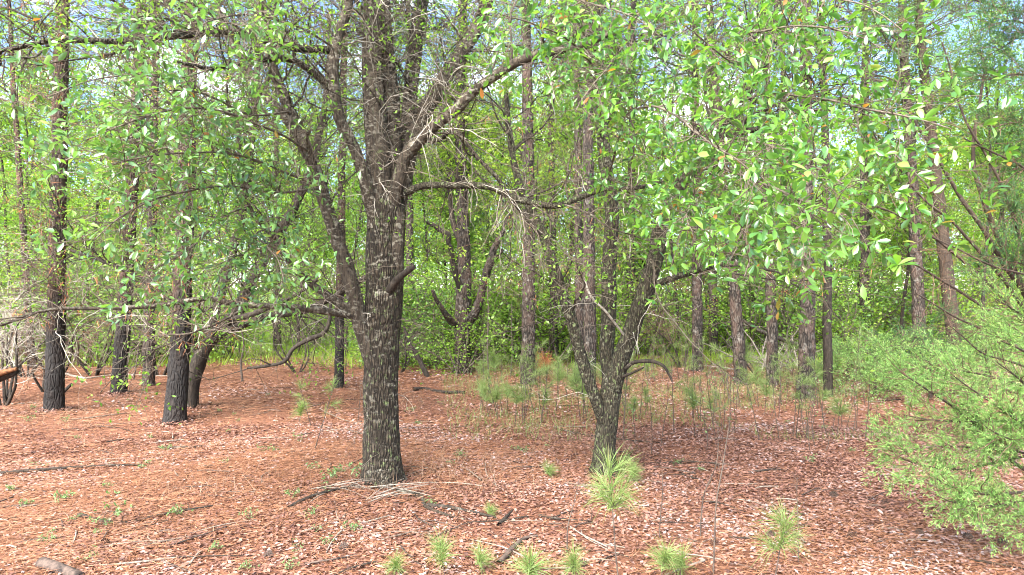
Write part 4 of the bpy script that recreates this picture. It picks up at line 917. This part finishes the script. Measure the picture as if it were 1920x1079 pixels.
bare_bush(750, 700, 2.4, 4, 'sparse bare bush right behind the large oak', 'twig', .5)
bare_bush(1280, 690, 2.6, 5, 'brown bare bush beside the shaggy brown pine', 'twig_red', .5)

# ------------------------------------------------------------------ pine seedlings
def make_seedling(h, tufts, nper, nl, lean):
    st = grow(np.array([[0, 0, -.02]]), np.array([[lean, 0, 1.]]), h, 8, .04, .03)
    R = np.linspace(.007, .0035, 9)[None] * (.6 + h * .5)
    V1, Q1 = tubes(st, R, 6); cen, dr = [], []
    cen.append(st[0, -1]); dr.append(nrm(st[0, -1] - st[0, -2])); bt = []
    for i in range(tufts - 1):
        t = rng.uniform(.45, .95); q = st[0, int(t * 8)]; a = rng.random() * 6.28; v = nrm(np.array([math.cos(a), math.sin(a), rng.uniform(.3, 1.2)]))
        L_ = rng.uniform(.06, .18) * h; bt.append(np.stack([q, q + v * L_ * .5, q + v * L_ + np.array([0, 0, L_ * .3])])); cen.append(bt[-1][-1]); dr.append(v)
    parts = [(V1, Q1, np.zeros(len(V1)))]
    if bt:
        B = np.stack(bt); V2, Q2 = tubes(B, np.full((len(B), 3), .0025), 4); parts.append((V2, Q2, np.zeros(len(V2))))
    w = join(parts)
    cen = np.array(cen); dr = np.array(dr); n = nper * tufts; b_ = np.repeat(np.arange(tufts), nper)
    s = rng.random(n) * .11
    pos = cen[b_] - dr[b_] * s[:, None]
    sp = rng.uniform(.1, 1.5, n)
    d0 = nrm(dr[b_] + perp(dr[b_]) * sp[:, None]); ln = rng.uniform(.6, 1.1, n) * nl
    N3 = np.stack([pos, pos + d0 * (ln * .5)[:, None] - np.array([0, 0, 1.]) * (ln * .02)[:, None], pos + d0 * ln[:, None] - np.array([0, 0, 1.]) * (ln * .28 * sp * rng.uniform(.2, 1.6, n))[:, None]], 1)
    wv = perp(d0) * .0015
    V = np.stack([N3[:, 0] - wv, N3[:, 0] + wv, N3[:, 1] + wv, N3[:, 1] - wv, N3[:, 2]], 1).reshape(-1, 3)
    o = (np.arange(n) * 5)[:, None]; Fc = np.concatenate([o + np.array([[0, 1, 2]]), o + np.array([[0, 2, 3]]), o + np.array([[3, 2, 4]])], 0)
    rn = np.clip(rng.normal(.5, .2, n) + .25 * (1 - sp), 0, 1)
    return mesh('stem', w[0], w[1], M['twig_dark'], True), mesh('needles', V, Fc, M['needle'], attr=np.repeat(rn, 5))
SD = [make_seedling(.55, 6, 60, .27, .15), make_seedling(.75, 9, 52, .25, -.12), make_seedling(.35, 5, 60, .26, .1),
      make_seedling(.95, 7, 26, .18, .10), make_seedling(1.2, 9, 20, .17, -.08), make_seedling(.25, 4, 70, .27, .1)]
def seedling(px, py, k, s, label, group=None):
    b_ = G(px, py); o = thing('pine_seedling', label, 'seedling', b_, group, random.random() * 6.28); o.scale = (s, s, s * random.uniform(.8, 1.2)); o.rotation_euler = (random.gauss(0, .08), random.gauss(0, .08), random.random() * 6.28)
    obj('stem', SD[k][0], o); obj('needles', SD[k][1], o, kind='stuff')
NS = [(1160, 1082, 1, 1.15, 'tallest foreground pine seedling, in front of the forked oak'), (1000, 1094, 5, 1.2, 'drooping tufted pine seedling at the bottom edge, left of the tallest one'),
      (1238, 1088, 2, 1.0, 'pine seedling at the bottom edge just right of the tallest one'), (1450, 1092, 0, 1.0, 'spreading pine seedling at the bottom right, left of the cedar'),
      (835, 1090, 2, .8, 'small pine seedling at the bottom edge below the large oak'), (905, 1075, 5, .75, 'small pine seedling among twigs, left of the drooping one'),
      (740, 1085, 5, .7, 'faint pine seedling at the bottom, below the large oak trunk'), (922, 968, 5, .55, 'tiny yellow-green seedling right of the fallen root-like branch'),
      (1075, 1082, 5, .8, 'low pine seedling between the two largest foreground seedlings'), (1275, 1082, 5, .8, 'rightmost of the low seedlings beside the tallest one'),
      (1125, 885, 5, .9, 'green tuft at the base of the forked oak'), (1032, 892, 5, .8, 'pale seedling tuft left of the forked oak base'), (1190, 900, 5, .8, 'pale seedling tuft right of the forked oak base'),
      (560, 795, 2, 1.1, 'bushy seedling on the bare litter left of the large oak'), (590, 845, 3, 1.1, 'thin tall seedling left of the large oak trunk')]
for a in NS: seedling(*a)
for i in range(140):
    z = rng.random()
    if z < .62: px = rng.uniform(1150, 1640); py = 705 + 130 * rng.random() ** 1.3
    elif z < .95: px = rng.uniform(900, 1160); py = rng.uniform(705, 800)
    else: px = rng.uniform(20, 680); py = rng.uniform(715, 850)
    ar = 'right of the forked oak' if px > 1150 else 'between the large oak and the forked oak' if px > 900 else 'left of the large oak'
    k = int(rng.choice([0, 3, 4, 3, 4, 3, 1])); hh = ('short', 'knee-high', 'short', 'tall thin', 'tall thin', 'short')[k]
    seedling(px, py, k, rng.uniform(.75, 1.2), '%s pine seedling among the scattered seedlings %s' % (hh, ar), '%s pine seedlings %s' % (hh, ar))
# bare thin stems
def bare_stem(p0, p1, d0, label, r=.006, group=None, leafy=False, mat='twig_dark'):
    a = G(*p0) if d0 is None else P(p0[0], p0[1], d0); d = a[1]; e = P(p1[0], p1[1], d + .1)
    m1 = a * .66 + e * .34 + rng.normal(0, .03, 3); m2 = a * .33 + e * .67 + rng.normal(0, .03, 3)
    a0 = a.copy(); a0[2] -= .03
    root = thing('sapling', label, 'sapling', a, group)
    me, c, rr = limb_mesh('stem', [a0, m1, m2, e], [r, r * .85, r * .7, r * .4], 8, M[mat], a, step=.06, rough=.08, wob=.006); obj('stem', me, root)
    cc, rc = fixed(c, rr)
    dead_twigs(root, a, cc[None], rc[None], 5, (.08, .25), 'twig_dark', None, .4, 1, 0, .002, .02)
    if leafy:
        m = 26; pos = cc[rng.integers(20, 48, m)] + rng.normal(0, .06, (m, 3)); Lf = leaves(pos, rng.normal(size=(m, 3)), nrm(rng.normal(size=(m, 3)) * .5 + np.array([0, 0, 1])), .06, .06, LEAF4)
        obj('leaves', mesh('leaves', Lf[0] - a, Lf[1], M['weed'], attr=Lf[2]), root, kind='stuff')
bare_stem((1337, 1076), (1368, 775), None, 'longest bare dark stem standing in the right foreground', .008)
bare_stem((1313, 1000), (1345, 790), None, 'bare dark stem left of the longest one in the right foreground', .007)
bare_stem((1063, 1030), (1085, 900), None, 'leaning bare stem left of the tallest foreground seedling', .007)
bare_stem((1236, 1000), (1240, 880), None, 'short straight bare stem right of the tallest foreground seedling', .006)
bare_stem((1497, 1050), (1494, 890), None, 'thin bare stem right of the spreading foreground seedling', .005)
bare_stem((917, 738), (912, 500), None, 'slender grey sapling left of the straight reddish pine', .022)
bare_stem((957, 708), (960, 560), None, 'thin sapling behind the slender grey one', .016, leafy=True)
bare_stem((455, 718), (450, 610), None, 'short dead sapling beyond the leaning oak', .03)
bare_stem((250, 712), (262, 640), None, 'leaning dead stem between two left-hand pines', .02)
bare_stem((803, 708), (757, 612), None, 'black leaning dead stem right of the large oak', .075, mat='bark_dark')
bare_stem((670, 795), (690, 640), None, 'wispy bare sapling at the left side of the large oak trunk', .006)
for i in range(26):
    px = rng.uniform(1180, 1640); py = rng.uniform(755, 850)
    bare_stem((px, py), (px + rng.uniform(-14, 14), py - rng.uniform(70, 120)), None, 'thin dark stem in the stand of seedlings right of the forked oak', .006, 'thin stems right of the forked oak', leafy=i % 3 == 0)

# ------------------------------------------------------------------ fallen wood
def fallen(pix, r, label, mat='stick', name='fallen_branch', cat='branch', group=None, lift=.02, side=0, cap=False, k=9):
    p3 = [G(*q) for q in pix]
    for i, q in enumerate(p3): q[2] += r * .5 + lift * random.random()
    base = p3[0].copy()
    me, c, rr = limb_mesh(name, p3, np.linspace(r, r * (.8 if cap else .35), len(p3)), k, M[mat], base, step=.05, rough=.12, wob=.010, cap=cap)
    o = thing(name, label, cat, base, group)
    obj('stem' if not cap else 'log', me, o)
    if side:
        a, b_ = fixed(c, rr); dead_twigs(o, base, a[None], b_[None], side, (.1, .45), mat, None, .2, 1, 2, .0035, -.01)
fallen([(-60, 893), (0, 886), (110, 878), (200, 870), (275, 866)], .030, 'long dark branch lying across the litter at the left edge', 'bark_dark', side=5)
fallen([(148, 973), (185, 980), (245, 982), (300, 970), (400, 956)], .024, 'dark forked branch lying in the left foreground', 'bark_dark', side=7)
fallen([(78, 1068), (105, 1074), (150, 1088)], .055, 'charred log end at the bottom left corner', 'char_wood', 'log', 'log', cap=True, k=14)
g0 = G(-60, 735)
lg = thing('log', 'split orange log poking in at the left edge', 'log', g0)
me, c, r = limb_mesh('log', [P(-110, 742, 13.2), P(-40, 722, 13.0), P(28, 696, 12.8)], (.12, .11, .08), 16, M['bark_dark'], g0, step=.06, rough=.14, cap=True); obj('log', me, lg)
me, c, r = limb_mesh('split_wood', [P(-60, 720, 12.9), P(-10, 703, 12.72), P(31, 692, 12.7)], (.05, .06, .03), 12, M['orange_wood'], g0, step=.05, rough=.16, cap=True); obj('split_wood', me, lg)
fallen([(745, 928), (790, 938), (800, 955), (835, 968), (870, 975)], .032, 'crooked grey branch fallen at the foot of the large oak', 'bark_limb', side=9)
fallen([(800, 955), (840, 957), (880, 962), (930, 972)], .030, 'dark rotten branch beside the crooked grey one', 'bark_dark', side=3)
fallen([(640, 925), (690, 922), (745, 905), (800, 888)], .022, 'reddish branch leaning against the foot of the large oak', 'stick', side=5)
fallen([(540, 965), (580, 945), (640, 928), (690, 918)], .026, 'branch lying left of the large oak base', 'bark_dark', side=8)
fallen([(560, 1008), (600, 1000), (655, 975), (690, 960), (740, 930)], .010, 'pale thin stick left of the large oak base', 'stick_pale', side=6)
fallen([(935, 1060), (960, 1030), (985, 1010), (1010, 1006)], .030, 'short black rotten branch at the bottom centre', 'char_wood', side=4)
fallen([(936, 985), (948, 970), (958, 958)], .026, 'short dark chunk of branch right of the large oak', 'bark_dark')
fallen([(1010, 965), (1050, 974), (1110, 978)], .018, 'thin branch lying left of the tallest foreground seedling', 'bark_dark', side=3)
fallen([(1230, 868), (1280, 866), (1330, 868), (1350, 872)], .016, 'thin dark branch lying behind the right-hand bare stems', 'bark_dark', side=3)
fallen([(1270, 880), (1290, 892), (1320, 898)], .018, 'short branch just below the thin dark one', 'bark_dark', side=2)
fallen([(1445, 958), (1480, 962), (1510, 968)], .016, 'short stick in the right foreground litter', 'bark_dark', side=1)
fallen([(775, 730), (800, 728), (830, 733), (870, 735)], .045, 'short fallen log beyond the large oak', 'bark_dark', 'log', 'log', cap=True, k=12)
fallen([(910, 870), (915, 895), (935, 925)], .011, 'pale curved stick right of the large oak', 'stick_pale', side=1)
fallen([(300, 835), (340, 838), (385, 836)], .026, 'rotten stick in front of the charred pine', 'bark_dark', side=2)
fallen([(120, 705), (160, 712), (220, 705), (310, 704), (360, 700)], .035, 'pale fallen branch along the far side of the left pines', 'stick_pale', side=6)
fallen([(130, 790), (180, 783), (240, 775)], .02, 'long stick on the litter near the far left pine', 'stick', side=3)
fallen([(600, 770), (640, 790), (700, 800)], .012, 'thin stick behind the large oak', 'stick', side=4)
fallen([(690, 1010), (760, 1005), (830, 1008)], .012, 'straight stick across the litter below the large oak', 'stick', side=2)
fallen([(1040, 806), (1100, 815), (1170, 826), (1240, 830)], .018, 'thin branch lying behind the forked oak base', 'bark_dark', side=3)
# leaning dead pole by the far left pine
b_ = G(98, 752); o = thing('dead_pole', 'dead pole leaning against the far left pine', 'branch', b_)
me, c, r = limb_mesh('pole', [b_ - np.array([0, 0, .03]), P(116, 738, b_[1]), P(135, 720, b_[1] + .1)], (.04, .035, .03), 9, M['bark_dark'], b_, rough=.1, cap=True); obj('pole', me, o)
# pale brush heap behind the right-hand pines
for i in range(34):
    px = rng.uniform(1395, 1520); py = rng.uniform(680, 702); a = G(px, py)
    v = np.array([rng.normal(0, 1), rng.normal(0, .6), abs(rng.normal(0, .5)) + .1]); v = nrm(v) * rng.uniform(.7, 2.0)
    e = a + v; mI = (a + e) / 2 + rng.normal(0, .06, 3); mI[2] += .05
    o = thing('dead_branch', 'bleached dead branch in the brush heap behind the right-hand pines', 'branch', a, 'bleached branches of the brush heap')
    r0 = rng.uniform(.012, .03)
    me, c, rr = limb_mesh('stem', [a, mI, e], (r0, r0 * .8, r0 * .4), 6, M['stick_pale'], a, rough=.1, step=.1, wob=.02); obj('stem', me, o)
    aa, bb = fixed(c, rr); dead_twigs(o, a, aa[None], bb[None], 5, (.2, .6), 'stick_pale', None, .2, 1, 1, .006, .0)
b_ = G(1375, 660) ; o = thing('dead_limb', 'long fallen limb propped between the right-hand pines', 'branch', P(1500, 646, 18.5))
me, c, r = limb_mesh('stem', [P(1390, 600, 18.5), P(1420, 618, 18.4), P(1460, 634, 18.4), P(1500, 648, 18.5)], (.035, .05, .06, .06), 9, M['bark_limb'], P(1500, 646, 18.5), rough=.12, wob=.02); obj('stem', me, o)
# orange dead pine top lying by the far pine
b_ = G(1016, 694); o = thing('dead_pine_top', 'orange clump of dead pine needles on the ground beside the far pine', 'branch', b_)
me, c, r = limb_mesh('stem', [b_, b_ + np.array([.05, 0, .3]), b_ + np.array([.02, .05, .65])], (.03, .02, .01), 7, M['twig_red'], b_, rough=.1); obj('stem', me, o)
n = 1300; pos = b_ + np.array([0, 0, .22]) + rng.normal(size=(n, 3)) * np.array([.2, .2, .15]); dd = nrm(rng.normal(size=(n, 3)) + np.array([0, 0, -.4]))
Lf = leaves(pos, dd, nrm(rng.normal(size=(n, 3))), .17, .012, BLADE); obj('needles', mesh('needles', Lf[0] - b_, Lf[1], M['dead_needle'], attr=Lf[2]), o, kind='stuff')
# thin sticks heaped at the foot of the large oak
for i in range(14):
    a = G(rng.uniform(640, 780), rng.uniform(916, 945)); th = rng.normal(.35, .5); L_ = rng.uniform(.4, 1.0); e = a + np.array([math.cos(th), math.sin(th), 0]) * L_ * .5; a = a - np.array([math.cos(th), math.sin(th), 0]) * L_ * .5
    a[2] = float(gz(a[0], a[1])) + .02; e[2] = float(gz(e[0], e[1])) + rng.uniform(.02, .16); mI = (a + e) / 2 + np.append(rng.normal(0, .05, 2), .03); r0 = rng.uniform(.004, .009)
    me, c, rr = limb_mesh('stem', [a, mI, e], (r0, r0 * .8, r0 * .4), 5, M[('stick_pale', 'stick', 'stick_pale')[i % 3]], a, rough=0, step=.08, wob=.01)
    sh = ('pale', 'brown', 'pale')[i % 3]
    o = thing('fallen_twig', '%s thin stick in the heap at the foot of the large oak' % sh, 'twig', a, '%s sticks heaped at the large oak' % sh); obj('stem', me, o)
# small sticks all over
for i in range(250):
    py = 720 + 350 * rng.random() ** 1.1; px = rng.uniform(-40, 1940)
    a = G(px, py); th = rng.normal(0, .7); L_ = rng.uniform(.2, .75); v = np.array([math.cos(th), math.sin(th), 0]) * L_ * rng.choice([-1, 1])
    e = a + v; e[2] = float(gz(e[0], e[1])) + .02; a[2] += .02; mI = (a + e) / 2 + np.append(rng.normal(0, .05 * L_ + .01, 2), .012); r0 = rng.uniform(.004, .012)
    me, c, rr = limb_mesh('twig', [a, mI, e], (r0, r0 * .8, r0 * .45), 5, M[('stick', 'bark_dark', 'stick_pale', 'char_wood')[i % 4]], a, rough=0, step=.1)
    sh = ('brown', 'dark', 'pale', 'dark')[i % 4]; ar = 'in the left half of the clearing' if px < 960 else 'in the right half of the clearing'
    o = thing('fallen_twig', 'small %s twig lying on the litter %s' % (sh, ar), 'twig', a, '%s twigs on the litter %s' % (sh, ar)); o.data if False else None
    obj('stem', me, o)
# pine cones and bark flakes
def cone_mesh():
    parts = []; n = 70; i = np.arange(n); t = i / n; a = i * 2.399; rr = .028 * np.sin(np.clip(t * .9 + .1, 0, 1) * math.pi) + .006
    pos = np.stack([t * .09, np.cos(a) * rr * .5, np.sin(a) * rr * .5], 1); d = nrm(np.stack([np.full(n, .35), np.cos(a), np.sin(a)], 1))
    return leaves(pos, d, nrm(np.stack([np.ones(n), 0 * a, 0 * a], 1)), rr * 1.0 + .006, .022, LEAF4)
Lf = cone_mesh(); me = mesh('pine_cone', Lf[0], Lf[1], M['char_wood'], attr=Lf[2])
for (px, py) in [(188, 1026), (1858, 995), (1808, 1020), (1888, 1035), (1608, 1014), (1715, 1012), (1500, 1010), (1350, 1018), (1445, 998), (1100, 1060), (500, 1050), (640, 1040), (1560, 930), (1650, 950)]:
    q = G(px, py); q[2] += .03
    side = 'in the left foreground' if px < 700 else 'in the middle foreground' if px < 1400 else 'in the right foreground'
    o = thing('pine_cone', 'dark pine cone lying on the litter ' + side, 'pine cone', q, 'pine cones ' + side, random.random() * 6.28, me)

# ------------------------------------------------------------------ green weeds
def weed_mesh(n, r, h):
    st = np.zeros((n, 3)); a = rng.random(n) * 6.283
    B = grow(st, np.stack([np.cos(a) * .8, np.sin(a) * .8, np.full(n, 1.0)], 1), rng.uniform(.5, 1, n) * h, 4, .2, -.03)
    V, Q = tubes(B, np.full((n, 5), .0018), 3)
    pl = leaf_points(B, 9, .9, .2); m = len(pl[0])
    return mesh('stems', V, Q, M['twig'], True), leaves(*pl, rng.uniform(.03, .055, m) * r, .045 * r, LEAF4)
WD = []
for i in range(4):
    st, Lf = weed_mesh(12, 1.0, (.22, .3, .18, .38)[i]); WD.append((st, mesh('leaves', Lf[0], Lf[1], M['weed'], attr=Lf[2])))
def weed(px, py, k, s, label, group=None):
    o = thing('weed', label, 'plant', G(px, py), group, random.random() * 6.28); o.scale = (s, s, s); obj('stems', WD[k][0], o, kind='stuff'); obj('leaves', WD[k][1], o, kind='stuff')
weed(190, 990, 3, 1.0, 'largest pale green weed, over the forked branch in the left foreground')
weed(683, 905, 1, 1.1, 'dark green sprig growing against the left side of the large oak base')
weed(620, 912, 1, .9, 'green sprig left of the large oak base')
weed(125, 935, 0, .8, 'weed above and left of the forked branch')
weed(338, 968, 0, .7, 'weed at the right end of the forked branch')
weed(350, 745, 1, 1.2, 'low green patch beside the foot of the leaning oak')
weed(805, 950, 2, .5, 'tiny sprout beside the crooked grey branch')
for i in range(70):
    if rng.random() < .65: px = rng.uniform(0, 700); py = 730 + 340 * rng.random()
    else: px = rng.uniform(760, 1650); py = 720 + 180 * rng.random()
    ar = 'left of the large oak' if px < 710 else 'right of the large oak'
    weed(px, py, int(rng.integers(0, 4)), rng.uniform(.3, .6), 'small green weed sprouting from the litter ' + ar, 'small weeds ' + ar)
